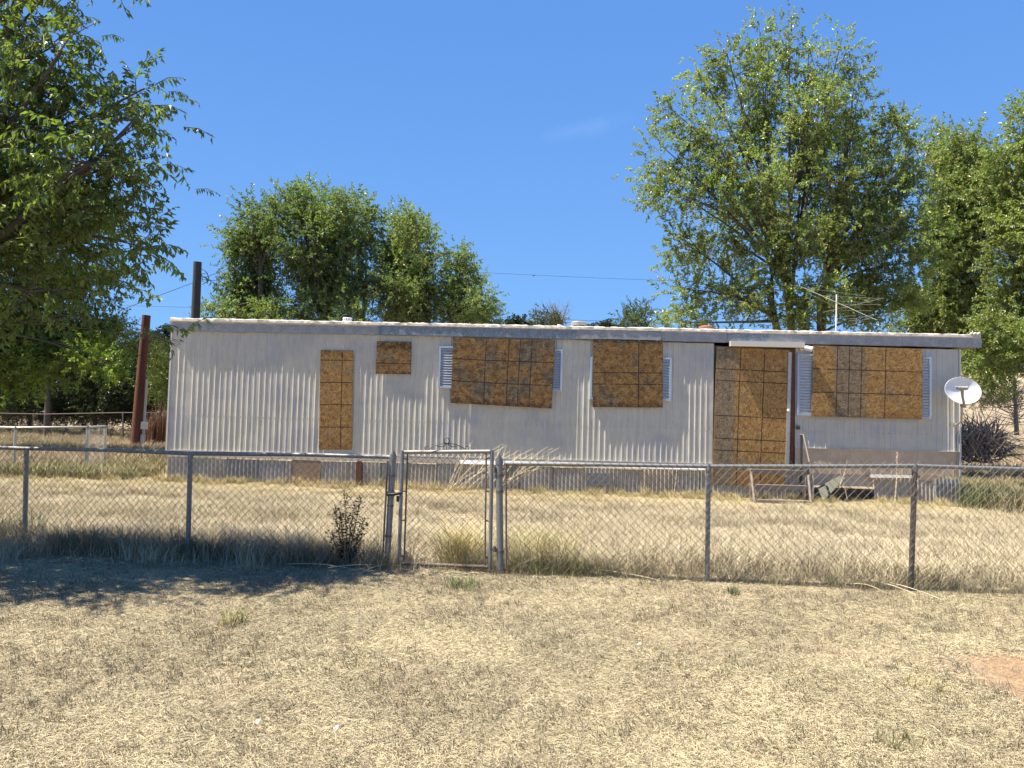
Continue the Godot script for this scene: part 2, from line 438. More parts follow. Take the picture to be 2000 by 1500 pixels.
# a grass tuft growing up from the origin
func tuft(s: int, blades: int, h: float, spread: float, lean: float, w: float, flat := 0.0, clumps := 0, clump_r := 0.05) -> ArrayMesh:
	var mb := MB.new(); var r := rng_of(s)
	var centres := []
	for k in clumps:
		var ca := r.randf() * TAU; var cr := spread * sqrt(r.randf())
		centres.push_back(Vector3(cos(ca) * cr, 0, sin(ca) * cr))
	for i in blades:
		var a := r.randf() * TAU
		var rad := spread * sqrt(r.randf())
		var at := Vector3(cos(a) * rad, 0, sin(a) * rad)
		if clumps > 0:
			at = centres[i % clumps] + Vector3(r.randfn(0, clump_r), 0, r.randfn(0, clump_r))
		var b := r.randf() * TAU
		var out := Vector3(cos(b), 0, sin(b))
		var hh := h * r.randf_range(0.45, 1.1)
		var ln := hh * lean * r.randf_range(0.3, 1.2)
		var up := 1.0 - flat * r.randf_range(0.75, 1.0)
		var p0 := at + Vector3(0, 0.004 if flat > 0.0 else -0.01, 0)
		var p1 := at + out * ln * 0.35 + Vector3(0, hh * 0.6 * up + 0.004, 0)
		var p2 := at + out * ln + Vector3(0, hh * up + 0.002, 0)
		if flat > 0.0:
			p1 = at + out * hh * 0.5 + Vector3(0, hh * 0.5 * up + 0.006, 0); p2 = at + out * hh + Vector3(0, hh * 0.6 * up + 0.003, 0)
		var side := out.cross(Vector3.UP).rotated(Vector3.UP, r.randf_range(-0.9, 0.9)) * w * 0.5
		if flat > 0.0: side = side.rotated(out, r.randf_range(-1.2, 1.2))
		var tone := r.randf_range(0.5, 1.4)
		mb.col = Color(tone, tone * r.randf_range(0.96, 1.02), tone * r.randf_range(0.85, 1.05))
		mb.quad(p0 - side, p1 - side * 0.8, p1 + side * 0.8, p0 + side)
		mb.tri(p1 - side * 0.8, p2, p1 + side * 0.8)
	return mb.mesh()

# ---------------------------------------------------------------- chain link
func link_mesh(mb: MB, a: Vector3, b: Vector3, a2: Vector3, b2: Vector3, d: float, r: float, s: int, barbs := 0.0, steps := 1) -> void:
	# a, b: bottom ends; a2, b2: top ends
	var length := a.distance_to(b); var height := a.distance_to(a2)
	var rows := int(round(height / d)); var cols := int(round(length / d))
	var out := (b - a).cross(a2 - a).normalized()
	for dirn: int in [1, -1]:
		for k in range(-rows, cols + rows + 1):
			var pts := []; var rr := []
			for j in range(0, rows + 1, steps):
				var u := (k + dirn * j) / float(cols)
				if dirn < 0: u = (k - j) / float(cols)
				if u < -0.0001 or u > 1.0001: continue
				var v := float(j) / rows
				var p := a.lerp(b, u).lerp(a2.lerp(b2, u), v)
				var w := Vector2(u * length * 2.2 + s, v * height * 2.2)
				p += out * (0.014 * noise.get_noise_2d(w.x * 14, w.y * 14) + (0.0022 if dirn > 0 else -0.0022))
				p.y += 0.012 * noise.get_noise_2d(w.x * 11 + 90, w.y * 11); p += (b - a).normalized() * 0.012 * noise.get_noise_2d(w.x * 11, w.y * 11 + 60)
				pts.push_back(p); rr.push_back(r)
			if barbs > 0.0 and pts.size() > 1 and ((pts[-1] as Vector3).y > (pts[0] as Vector3).y + 0.3):
				var e: Vector3 = pts[-1]; var dd: Vector3 = (e - pts[-2]).normalized()
				pts.push_back(e + dd * barbs * (0.7 + 0.5 * absf(noise.get_noise_1d(k * 37.0)))); rr.push_back(r * 0.8)
			if pts.size() > 1: mb.tube(pts, rr, 3, false)
func post(parent: Node3D, base: Vector3, top: Vector3, r: float, m: Material, pointed := false, called := "post") -> MeshInstance3D:
	var mb := MB.new()
	var p := part(called, _rod(base - Vector3(0, 0.12, 0), top, r, 12), m, parent)
	var d := (top - base).normalized()
	if pointed:
		mb.tube([top - d * 0.05, top - d * 0.005, top, top + d * 0.055], [r * 1.12, r * 1.16, r * 1.05, 0.003], 12)
	else:
		mb.tube([top - d * 0.06, top - d * 0.01, top + d * 0.012, top + d * 0.022], [r * 1.12, r * 1.14, r * 0.9, r * 0.4], 10)
	var c := part("cap", mb, M.pipe, p)
	return p
func _rod(a: Vector3, b: Vector3, r: float, sides := 8) -> MB:
	var mb := MB.new(); mb.rod(a, b, r, sides); return mb
func band(parent: Node3D, p: Vector3, d: Vector3, r: float, called := "tension_band") -> void:
	var mb := MB.new()
	mb.tube([p - d * 0.011, p + d * 0.011], [r, r], 12)
	part(called, mb, M.pipe_rust, parent)

# ================================================================ scene
func _ready() -> void:
	noise.seed = 11; noise.frequency = 0.05; noise.fractal_octaves = 3
	# camera
	var cam := Camera3D.new(); cam.name = "camera"
	cam.fov = rad_to_deg(2.0 * atan(750.0 / F)); cam.near = 0.05; cam.far = 1500.0
	cam.basis = cam_basis
	cam.position = EYE
	add_child(cam)
	# sky
	var env := Environment.new()
	env.background_mode = Environment.BG_SKY
	var sm := ProceduralSkyMaterial.new()
	sm.sky_top_color = lin(0.037, 0.102, 0.275); sm.sky_horizon_color = lin(0.103, 0.218, 0.39); sm.sky_curve = 0.20
	sm.ground_bottom_color = lin(0.25, 0.21, 0.15); sm.ground_horizon_color = lin(0.32, 0.36, 0.40)
	sm.sun_angle_max = 1.0
	sm.sky_cover = wisp(); sm.sky_cover_modulate = Color(1, 1, 1, 1)
	env.sky = Sky.new(); env.sky.sky_material = sm
	env.tonemap_mode = Environment.TONE_MAPPER_LINEAR
	env.tonemap_exposure = 2.9
	env.sdfgi_enabled = true; env.ssao_enabled = true; env.ssil_enabled = true
	var we := WorldEnvironment.new(); we.name = "world_environment"; we.environment = env; add_child(we)
	# sun: high, to the left, almost in the plane of the front wall
	var sun := DirectionalLight3D.new(); sun.name = "sun"
	add_child(sun)
	sun.look_at_from_position(Vector3.ZERO, -Vector3(-0.50, 1.0, 0.075), Vector3.FORWARD)
	sun.light_energy = 1.5; sun.light_color = Color(1.0, 0.96, 0.89); sun.light_angular_distance = 0.53; sun.shadow_enabled = true
	make_materials()
	print("materials ", Time.get_ticks_msec())
	build_ground()
	build_home()
	print("home ", Time.get_ticks_msec())
	build_fences()
	build_yard_things()
	print("fences ", Time.get_ticks_msec())
	build_trees()
	print("trees ", Time.get_ticks_msec())
	build_background()
	build_grass()
	print("grass ", Time.get_ticks_msec())

func wisp() -> ImageTexture:     # one faint cirrus streak
	var im := Image.create(2048, 1024, false, Image.FORMAT_RGBA8)
	im.fill(Color(1, 1, 1, 0))
	var n := noise_img(256, 64, 0.03, 61, 5)
	var d := (cam_basis * Vector3(150.0 / F, 497.0 / F, -1.0)).normalized()
	var cx := posmod(atan2(d.x, -d.z) / TAU, 1.0) * 2048; var cy := acos(d.y) / PI * 1024
	for j in 20:
		for i in 50:
			var u := (i - 25) / 25.0; var v := (j - 10) / 10.0 + u * 0.5
			var f := maxf(0, 1 - u * u) * exp(-v * v * 9.0)
			var a := f * 0.014 * (0.5 + n.get_pixel(i * 2, j * 2).r)
			im.set_pixel(posmod(int(cx) + i + 3, 2048), int(cy) + j - 10, Color(1, 1, 1, a))
	return ImageTexture.create_from_image(im)

# ---------------------------------------------------------------- ground
func axis(limit: float, fine_to: float, step: float) -> Array:
	var out := [0.0]
	var p := 0.0; var st := step
	while p < limit:
		if p > fine_to: st *= 1.12
		p += st; out.push_back(p)
	return out
func dirt_at(x: float, z: float) -> float:     # bare reddish soil at the path on the right
	var c := Vector2(3.62, -5.05)
	var d := Vector2((x - c.x) / 0.62, (z - c.y) / 0.85).length() + 0.3 * noise.get_noise_2d(x * 30, z * 30)
	return clampf((1.05 - d) * 3.0, 0, 1)
func build_ground() -> void:
	var ax := axis(420, 12, 0.16)
	var xs := []
	for i in range(ax.size() - 1, 0, -1): xs.push_back(-ax[i])
	xs.append_array(ax)
	var zs := []
	var near := axis(30, 2.0, 0.4)
	for i in range(near.size() - 1, 0, -1): zs.push_back(near[i])
	for p in axis(520, 18, 0.16): zs.push_back(-p)
	var st := SurfaceTool.new(); st.begin(Mesh.PRIMITIVE_TRIANGLES)
	for z in zs:
		for x in xs:
			var k := 0.92 + 0.25 * noise.get_noise_2d(x * 5, z * 5) + 0.2 * noise.get_noise_2d(x * 22, z * 22)
			var c := Color(k, k * 0.985, k * 0.96)
			c = c.lerp(Color(0.82, 0.69, 0.58), dirt_at(x, z))
			st.set_color(c); st.set_uv(Vector2(x, z)); st.add_vertex(Vector3(x, ground_h(x, z), z))
	var w := xs.size()
	for j in zs.size() - 1:
		for i in w - 1:
			var a := j * w + i
			st.add_index(a); st.add_index(a + w); st.add_index(a + w + 1)
			st.add_index(a); st.add_index(a + w + 1); st.add_index(a + 1)
	st.generate_normals()
	var o := MeshInstance3D.new(); o.name = "ground"; add_child(o)
	o.mesh = st.commit(); o.material_override = M.ground
	o.set_meta("kind", "structure")
	o.set_meta("label", "dry straw-covered dirt lot running back to a low hill"); o.set_meta("category", "ground")

# ---------------------------------------------------------------- mobile home
const Z0 := -17.5
func siding_panel(home: Node3D, x0: float, x1: float, y0: float, y1: float, s: int, m: Material, pitch := 0.127, amp := 0.0115, called := "siding_panel") -> void:
	# ribbed sheet: flat pans and narrow raised ribs, slightly dented
	var prof := []
	var x := x0
	prof.push_back([x0, -0.001])
	var k := 0
	while true:
		var c := x0 + pitch * (k + 0.5)
		if c + 0.03 > x1: break
		var am := amp * (0.85 + 0.45 * noise.get_noise_2d(c * 260.0, s * 3.0))
		prof.push_back([c - 0.024, 0.0]); prof.push_back([c - 0.004, am]); prof.push_back([c + 0.004, am]); prof.push_back([c + 0.02, 0.0])
		k += 1
	prof.push_back([x1, -0.001])
	var rows := 14
	var mb := MB.new()
	var at := func(i: int, j: int) -> Vector3:
		var yy := lerpf(y0, y1, j / float(rows)); var xx: float = prof[i][0]
		return Vector3(xx, yy, Z0 + prof[i][1] + 0.008 * noise.get_noise_2d(xx * 26 + s, yy * 11) + 0.0015 * noise.get_noise_2d(xx * 90, yy * 25))
	for i in prof.size() - 1:
		for j in rows:
			var a: Vector3 = at.call(i, j + 1); var b: Vector3 = at.call(i + 1, j + 1); var c: Vector3 = at.call(i + 1, j); var d: Vector3 = at.call(i, j)
			var t := func(p: Vector3) -> Vector2: return Vector2((p.x + 7.8) / 18.05, 1.0 - (p.y - 0.7) / 2.9)
			mb.quad(a, b, c, d, t.call(a), t.call(b), t.call(c), t.call(d))
	part(called, mb, m, home)
func corrugated(home: Node3D, x0: float, x1: float, y0: float, y1: float, z: float, m: Material, s: int, tilt := 0.0, pitch := 0.09, amp := 0.017, called := "skirting_sheet") -> void:
	var mb := MB.new(); var r := rng_of(s)
	var nx := int((x1 - x0) / pitch * 8)
	var lean := r.randf_range(-0.02, 0.02) + tilt
	var ph := r.randf() * TAU
	var f := func(i: int, j: int) -> Vector3:
		var xx := lerpf(x0, x1, float(i) / nx); var yy := lerpf(y0, y1, j / 3.0)
		return Vector3(xx, yy, z + amp * sin((xx - x0) / pitch * TAU + ph) + lean * (j / 3.0 - 0.5) + 0.02 * noise.get_noise_2d(xx * 20 + s * 9, yy * 20))
	for i in nx:
		for j in 3:
			mb.quad(f.call(i, j + 1), f.call(i + 1, j + 1), f.call(i + 1, j), f.call(i, j))
	part(called, mb, m, home)
func board(home: Node3D, corners: Array, out: float, m: Material, called: String, label := "") -> Node3D:
	var q := []
	for c in corners: q.push_back(fp(c[0], c[1], out))
	var mb := MB.new(); mb.slab(q[0], q[1], q[2], q[3], 0.014)
	var o := part(called, mb, m, home)
	if label != "": o.set_meta("label", label)
	var nails := MB.new()
	for k in 4:
		var a: Vector3 = q[k]; var b: Vector3 = q[(k + 1) % 4]; var mid: Vector3 = (q[0] + q[1] + q[2] + q[3]) / 4.0
		for u in [0.08, 0.36, 0.66, 0.93]:
			var pp := a.lerp(b, u); pp += (mid - pp).normalized() * 0.035
			nails.box(pp + Vector3(0, 0, 0.003), Vector3(0.016, 0.016, 0.006))
	part("nail_heads", nails, M.galv, o).set_meta("kind", "stuff")
	return o
func shutter(home: Node3D, x0: float, y0: float, x1: float, y1: float, hide_left: bool, hide_right: bool, slats: int, m: Material, label := "") -> void:
	# louvred jalousie strip beside a boarded window: raised frame and bent slats
	var a := fp(x0, y0); var b := fp(x1, y1)
	var fr := MB.new(); var wd := 0.045
	var c := (a + b) * 0.5; var w := b.x - a.x; var h := a.y - b.y
	fr.box(Vector3(c.x, a.y - wd / 2, Z0 + 0.03), Vector3(w, wd, 0.06)); fr.box(Vector3(c.x, b.y + wd / 2, Z0 + 0.03), Vector3(w, wd, 0.06))
	if not hide_left: fr.box(Vector3(a.x + wd / 2, c.y, Z0 + 0.03), Vector3(wd, h - 2 * wd, 0.062))
	if not hide_right: fr.box(Vector3(b.x - wd / 2, c.y, Z0 + 0.03), Vector3(wd, h - 2 * wd, 0.062))
	var f := part("shutter", fr, M.shutter_frame, home)
	if label != "": f.set_meta("label", label)
	for i in slats:
		var y := lerpf(b.y + wd, a.y - wd, (i + 0.5) / slats); var sh := (h - 2 * wd) / slats
		var mb := MB.new()
		var l := a.x + (0.0 if hide_left else wd); var r := b.x - (0.0 if hide_right else wd)
		mb.slab(Vector3(l, y + sh * 0.5, Z0 + 0.012), Vector3(r, y + sh * 0.5, Z0 + 0.012), Vector3(r, y - sh * 0.38, Z0 + 0.052), Vector3(l, y - sh * 0.38, Z0 + 0.052), 0.004)
		part("slat", mb, m, f)
func build_home() -> void:
	var home := thing("mobile_home", "long off-white ribbed metal mobile home with boarded windows and doors", "mobile home", Vector3(1.2, 0, Z0 - 1.8))
	var L := -7.79; var R := 10.2
	var dl := fp(1393, 800).x; var dr := fp(1553, 800).x
	# body behind the sheets
	var mb := MB.new()
	mb.box(Vector3((L + dl) / 2, 2.13, Z0 - 0.06), Vector3(dl - L, 2.72, 0.1)); mb.box(Vector3((R + dr) / 2, 2.33, Z0 - 0.06), Vector3(R - dr, 2.3, 0.1))
	mb.box(Vector3(L + 0.05, 2.1, Z0 - 1.85), Vector3(0.1, 2.78, 3.45)); mb.box(Vector3(R - 0.05, 2.1, Z0 - 1.85), Vector3(0.1, 2.78, 3.45))
	mb.box(Vector3((L + R) / 2, 2.1, Z0 - 3.6), Vector3(R - L - 0.02, 2.78, 0.06))
	mb.box(Vector3((L + R) / 2, 0.68, Z0 - 1.85), Vector3(R - L - 0.04, 0.12, 3.4))
	mb.box(Vector3((dl + dr) / 2, 2.1, Z0 - 0.45), Vector3(dr - dl + 0.2, 2.78, 0.06))
	part("wall", mb, M.trim_white, home)
	# front sheets
	var seams := [L]
	var sx := fp(458, 760).x
	while sx - 1.018 > L + 0.1: sx -= 1.018
	while sx < dl - 0.2: seams.push_back(sx); sx += 1.018
	seams.push_back(dl)
	for i in seams.size() - 1: siding_panel(home, seams[i] + 0.0015, seams[i + 1] - 0.0015, 0.77, 3.50, i * 13, M.siding)
	sx = dr; var k := 0
	while sx < R - 0.1:
		var e := minf(sx + 0.93, R)
		siding_panel(home, sx + 0.0015, e - 0.0015, 1.177, 3.50, 300 + k * 17, M.siding)
		siding_panel(home, sx + 0.0015, e - 0.0015, 0.60, 1.165, 500 + k * 17, M.tan, 0.233, 0.004, "lower_panel")
		sx = e; k += 1
	# drip rails and sill beam
	mb = MB.new(); mb.box(Vector3((L + dl) / 2, 0.762, Z0 + 0.012), Vector3(dl - L, 0.018, 0.03))
	part("drip_rail", mb, M.beam, home)
	mb = MB.new(); mb.box(Vector3((R + dr) / 2, 1.172, Z0 + 0.010), Vector3(R - dr, 0.012, 0.028)); part("drip_rail", mb, M.trim_white, home)
	mb = MB.new(); mb.box(Vector3((L + dl) / 2, 0.685, Z0 - 0.005), Vector3(dl - L, 0.135, 0.06)); part("sill_beam", mb, M.beam, home)
	# corner trims
	for x: float in [L - 0.006, R + 0.006]:
		mb = MB.new(); mb.box(Vector3(x, 2.13 if x < 0 else 2.05, Z0 - 0.01), Vector3(0.035, 2.74 if x < 0 else 2.9, 0.06)); part("corner_trim", mb, M.trim_white, home)
	# screws in two rows
	mb = MB.new()
	for i in 136:
		var x := L + 0.12 + i * 0.127
		if x > dl - 0.05 and x < dr + 0.05: continue
		if x > R - 0.1: break
		for y in [1.55, 2.62]: mb.box(Vector3(x, y + 0.01 * noise.get_noise_1d(i * 30.0), Z0 + 0.006), Vector3(0.012, 0.012, 0.008))
	part("screws", mb, M.rust, home).set_meta("kind", "stuff")
	# roof: deck, lumpy white coating, fascia lengths
	mb = MB.new()
	mb.box(Vector3((L + R) / 2 + 0.2, 3.64, Z0 - 1.8), Vector3(R - L + 0.42, 0.10, 3.56))
	mb.box(Vector3(R + 0.21, 3.555, Z0 - 1.8), Vector3(0.40, 0.02, 3.5))
	var roof := part("roof", mb, M.plywood, home)
	mb = MB.new()
	var segs := 260
	var edge := func(i: int, ring: int) -> Vector3:
		var x := lerpf(L - 0.03, R + 0.44, i / float(segs))
		var jj := noise.get_noise_2d(x * 60, ring * 40.0); var j2 := noise.get_noise_2d(x * 160, ring * 70.0 + 9)
		var y: float = [3.672, 3.70, 3.755, 3.775, 3.80, 3.83, 3.78][ring]; var z: float = [0.055, 0.088, 0.082, 0.02, -0.4, -1.8, -3.62][ring]
		var b := 0.0045 * (x - L)   # the far roofline sits a little higher at this end
		return Vector3(x, y + b + (0.012 * jj + 0.012 * j2 if ring < 5 else 0.0), Z0 + z + 0.014 * j2)
	for i in segs:
		for q in 6: mb.quad(edge.call(i, q + 1), edge.call(i + 1, q + 1), edge.call(i + 1, q), edge.call(i, q))
	part("roof_coating", mb, M.coating, roof)
	# fascia lengths butt end to end; some sit further out than others
	var cuts := [333, 480, 606, 672, 740, 905, 1125, 1290, 1418, 1500, 1620, 1760, 1895, 1914]
	var outs := [0.050, 0.053, 0.050, 0.052, 0.075, 0.072, 0.076, 0.070, 0.074, 0.070, 0.066, 0.068, 0.070]
	for i in cuts.size() - 1:
		var x0 := fp(cuts[i], 650).x; var x1 := fp(cuts[i + 1], 650).x
		mb = MB.new()
		var dy := 0.0045 * (x0 - L)
		mb.box(Vector3((x0 + x1) / 2, 3.585 + dy, Z0 + outs[i] / 2 - 0.01), Vector3(x1 - x0 - 0.004, 0.19, outs[i] + 0.02))
		mb.box(Vector3((x0 + x1) / 2, 3.482 + dy, Z0 + outs[i] / 2 - 0.016), Vector3(x1 - x0 - 0.004, 0.02, outs[i] + 0.02))
		part("fascia", mb, M.fascia_dark if i in [4, 5, 8] else M.fascia, roof)
	mb = MB.new()
	for i in 9: mb.tube([fp(1893 + i * 1.8, 651 + (i * 7) % 4, 0.07), fp(1896 + i * 1.8, 655, 0.06)], [0.035, 0.03], 6)
	part("coating_lump", mb, M.coating, roof)
	# boards over doors and windows
	var g3 := [0.0]
	board(home, [[627, 684], [691, 685], [687, 878], [623, 878]], 0.035, osb(0.75, 2.25, [0.66], [0.10, 0.325, 0.55, 0.775], 101, 0.1, 0.25, [], 0.8), "door_board")
	board(home, [[737, 667], [804, 668], [803, 731], [735, 730]], 0.05, osb(0.78, 0.73, [], [0.67], 102, 0.35, 0.7, [], 0.58), "window_board", "small square weathered board near the eave")
	board(home, [[886, 659], [1084, 666], [1077, 798], [881, 787]], 0.085, osb(2.3, 1.5, [0.325, 0.55, 0.66, 0.775], [0.325, 0.66], 103, 0.8, 0.7, [], 0.6), "window_board", "largest board, blotched grey and dark at its lower edge")
	board(home, [[1158, 663], [1294, 664], [1293, 796], [1157, 795]], 0.07, osb(1.58, 1.53, [0.65], [0.49, 0.66], 104, 0.35, 0.6, [], 0.58), "window_board", "brown board with one upright line in its lower half")
	board(home, [[1586, 675], [1799, 682], [1797, 819], [1582, 813]], 0.085, osb(2.5, 1.6, [0.22, 0.33, 0.44, 0.66], [0.33, 0.66], 105, 0.05, 0.28, [[0.34, 0.16]], 0.88), "window_board", "golden brown board beside the porch lamp with a grey stripe")
	# entrance: tall board, aluminium jamb, stained wooden frame
	board(home, [[1399, 677], [1541, 684], [1531, 952], [1390, 945]], 0.04, osb(1.65, 3.12, [0.33, 0.66], [0.162, 0.245, 0.50, 0.667, 0.752], 106, 0.0, 0.08, [[0.14, 0.17]], 0.95), "door_board", "tall orange board over the main door")
	mb = MB.new(); mb.slab(fp(1534, 682, 0.02), fp(1553, 682, 0.02), fp(1549, 912, 0.02), fp(1530, 912, 0.02), 0.06); part("door_frame", mb, M.redwood, home)
	mb = MB.new(); mb.slab(fp(1538, 688, 0.065), fp(1544.5, 688, 0.065), fp(1539, 932, 0.065), fp(1532, 932, 0.065), 0.04)
	var jamb := part("door_jamb", mb, M.galv, home)
	mb = MB.new(); mb.lathe(fp(1537, 802, 0.07), [[0.016, -0.01], [0.02, 0.008], [0.035, 0.025], [0.025, 0.045], [0.0, 0.05]], 14, Basis(Vector3.RIGHT, PI / 2)); part("door_knob", mb, M.white, jamb)
	mb = MB.new(); mb.slab(fp(1423, 667, 0.16), fp(1567, 670, 0.16), fp(1567, 680, 0.16), fp(1423, 677, 0.16), 0.15); part("door_canopy", mb, M.cream, home)
	mb = MB.new(); mb.box(fp(1558, 835, 0.02), Vector3(0.085, 0.09, 0.04)); var sw := part("doorbell_box", mb, M.pipe_rust, home)
	mb = MB.new(); mb.box(fp(1558, 836, 0.045), Vector3(0.04, 0.045, 0.012)); part("cover", mb, M.black, sw)
	# shutters
	shutter(home, 858, 676, 890, 759, false, true, 15, M.shutter)
	shutter(home, 1075, 682, 1097, 765, true, false, 15, M.shutter)
	shutter(home, 1153, 697, 1162, 780, false, true, 14, M.shutter)
	shutter(home, 1288, 698, 1310, 783, true, false, 14, M.shutter)
	shutter(home, 1556, 691, 1592, 812, false, true, 20, M.shutter_white, "whiter louvred strip beside the main door")
	shutter(home, 1790, 697, 1817, 818, true, false, 20, M.shutter_white)
	# porch lamp
	mb = MB.new(); mb.lathe(fp(1566, 680, 0.03), [[0.05, -0.03], [0.055, 0.0], [0.03, 0.02]], 14, Basis(Vector3.RIGHT, PI / 2))
	mb.rod(fp(1566, 680, 0.03), fp(1573, 681, 0.13), 0.018); mb.rod(fp(1568, 680, 0.12), fp(1580, 684, 0.2), 0.052, 12, 0.062)
	part("porch_lamp", mb, M.white, home)
	# roof fittings
	mb = MB.new(); mb.lathe(px(678, 637, 18.0), [[0.095, 0.0], [0.095, 0.10], [0.11, 0.105], [0.115, 0.18], [0.10, 0.19], [0.10, 0.2], [0.0, 0.2]], 16)
	var vent := part("roof_vent", mb, M.white, roof)
	mb = MB.new()
	for i in 12: mb.box(px(678, 637, 18.0) + Vector3(cos(i * TAU / 12) * 0.108, 0.155, sin(i * TAU / 12) * 0.108), Vector3(0.02, 0.03, 0.02), Basis(Vector3.UP, -i * TAU / 12))
	part("slots", mb, M.black, vent).set_meta("kind", "stuff")
	mb = MB.new(); mb.rod(px(700, 640, 17.9), px(700, 629, 17.9), 0.05, 12); part("vent_pipe", mb, M.white, roof)
	mb = MB.new(); mb.lathe(px(1092, 648, 17.9), [[0.06, 0.0], [0.06, 0.12], [0.045, 0.13], [0.045, 0.17], [0.0, 0.17]], 14); part("vent_pipe", mb, M.white, roof)
	mb = MB.new(); mb.lathe(px(1000, 649, 17.5), [[0.0, -0.01], [0.04, 0.0], [0.052, 0.04], [0.035, 0.08], [0.0, 0.09]], 12); part("vent_pipe", mb, M.white, roof)
	mb = MB.new(); mb.lathe(px(1130, 648, 18.2), [[0.15, 0.0], [0.15, 0.1], [0.17, 0.1], [0.12, 0.14]], 18); var v2 := part("roof_vent", mb, M.rust, roof)
	mb = MB.new(); mb.lathe(px(1130, 648, 18.2), [[0.1, 0.13], [0.185, 0.145], [0.19, 0.22], [0.17, 0.235], [0.0, 0.245]], 20); part("cap", mb, M.galv, v2)
	mb = MB.new(); mb.lathe(px(1380, 653, 18.2), [[0.18, 0.0], [0.18, 0.12], [0.175, 0.13]], 18); var v3 := part("roof_vent", mb, M.cream, roof)
	mb = MB.new(); mb.lathe(px(1380, 653, 18.2), [[0.15, 0.125], [0.19, 0.14], [0.18, 0.18], [0.12, 0.205], [0.0, 0.21]], 18); part("cap", mb, M.rust, v3)
	# skirting sheets, each a loose corrugated piece
	var r := rng_of(44)
	var x := L + 0.02; var i2 := 0
	var ply0 := fp(571, 900).x; var ply1 := fp(627, 900).x; var gap0 := fp(1588, 950).x; var gap1 := fp(1706, 950).x
	while x < R - 0.05:
		var e := minf(x + r.randf_range(0.6, 0.72), R)
		if x < ply0 and e > ply0: e = ply0
		if absf(x - ply0) < 0.001: x = ply1; continue
		if x < gap0 and e > gap0: e = gap0
		if absf(x - gap0) < 0.001: x = gap1; continue
		if e - x > 0.06:
			var m: Material = [M.galv_warm, M.galv, M.galv_dark, M.galv_warm, M.galv][r.randi() % 5]
			corrugated(home, x + 0.002, e + 0.02, -0.06, 0.615 + r.randf_range(-0.03, 0.0) if x < gap0 else 0.56, Z0 + 0.012 - 0.013 * (i2 % 2), m, i2 + 5)
		x = e; i2 += 1
	mb = MB.new(); mb.box(Vector3((ply0 + ply1) / 2, 0.27, Z0 + 0.01), Vector3(ply1 - ply0, 0.68, 0.02)); part("plywood_patch", mb, M.plywood, home)
	mb = MB.new(); mb.box(Vector3(fp(703, 900).x, 0.27, Z0 + 0.05), Vector3(0.11, 0.7, 0.04)); part("skirting_post", mb, M.redwood, home)
	mb = MB.new(); mb.box(Vector3((gap0 + gap1) / 2, 0.48, Z0 - 0.04), Vector3(gap1 - gap0, 0.3, 0.015)); part("skirting_panel", mb, M.galv_warm, home)
	mb = MB.new(); mb.slab(fp(900, 898, 0.10), fp(1386, 908, 0.10), fp(1386, 917, 0.15), fp(900, 905, 0.15), 0.02)
	part("loose_flashing", mb, M.shutter, home).set_meta("label", "pale blue metal flashing strip lying along the skirting")
	mb = MB.new(); mb.slab(fp(1697, 926, 0.02), fp(1780, 928, 0.02), fp(1782, 933, 0.14), fp(1695, 932, 0.14), 0.012)
	part("bent_flashing", mb, M.galv_dark, home)
	mb = MB.new(); mb.slab(fp(1800, 922, -0.01), fp(1842, 922, -0.01), fp(1840, 940, 0.01), fp(1796, 938, 0.01), 0.015); part("wood_patch", mb, M.plywood, home)
	mb = MB.new(); mb.slab(fp(1586, 950, 0.30), fp(1636, 928, 0.12), fp(1642, 932, 0.25), fp(1588, 976, 0.5), 0.02); part("fallen_sheet", mb, mat(lin(0.10, 0.105, 0.075), 0.8), home)
	# crawl-space vent
	var a := fp(1146, 923, 0.03); var b := fp(1189, 946, 0.03)
	mb = MB.new(); mb.box((a + b) / 2 + Vector3(0, 0, 0.01), Vector3(b.x - a.x, a.y - b.y, 0.03)); var cv := part("crawl_vent", mb, M.galv_dark, home)
	for q in 5:
		mb = MB.new(); mb.box(Vector3(lerpf(a.x, b.x, q / 4.0), (a.y + b.y) / 2, Z0 + 0.062), Vector3(0.014, a.y - b.y, 0.014)); part("bar", mb, M.galv, cv)
	for q in 2:
		mb = MB.new(); mb.box(Vector3((a.x + b.x) / 2, lerpf(a.y, b.y, q), Z0 + 0.064), Vector3(b.x - a.x + 0.02, 0.014, 0.015)); part("bar", mb, M.galv, cv)

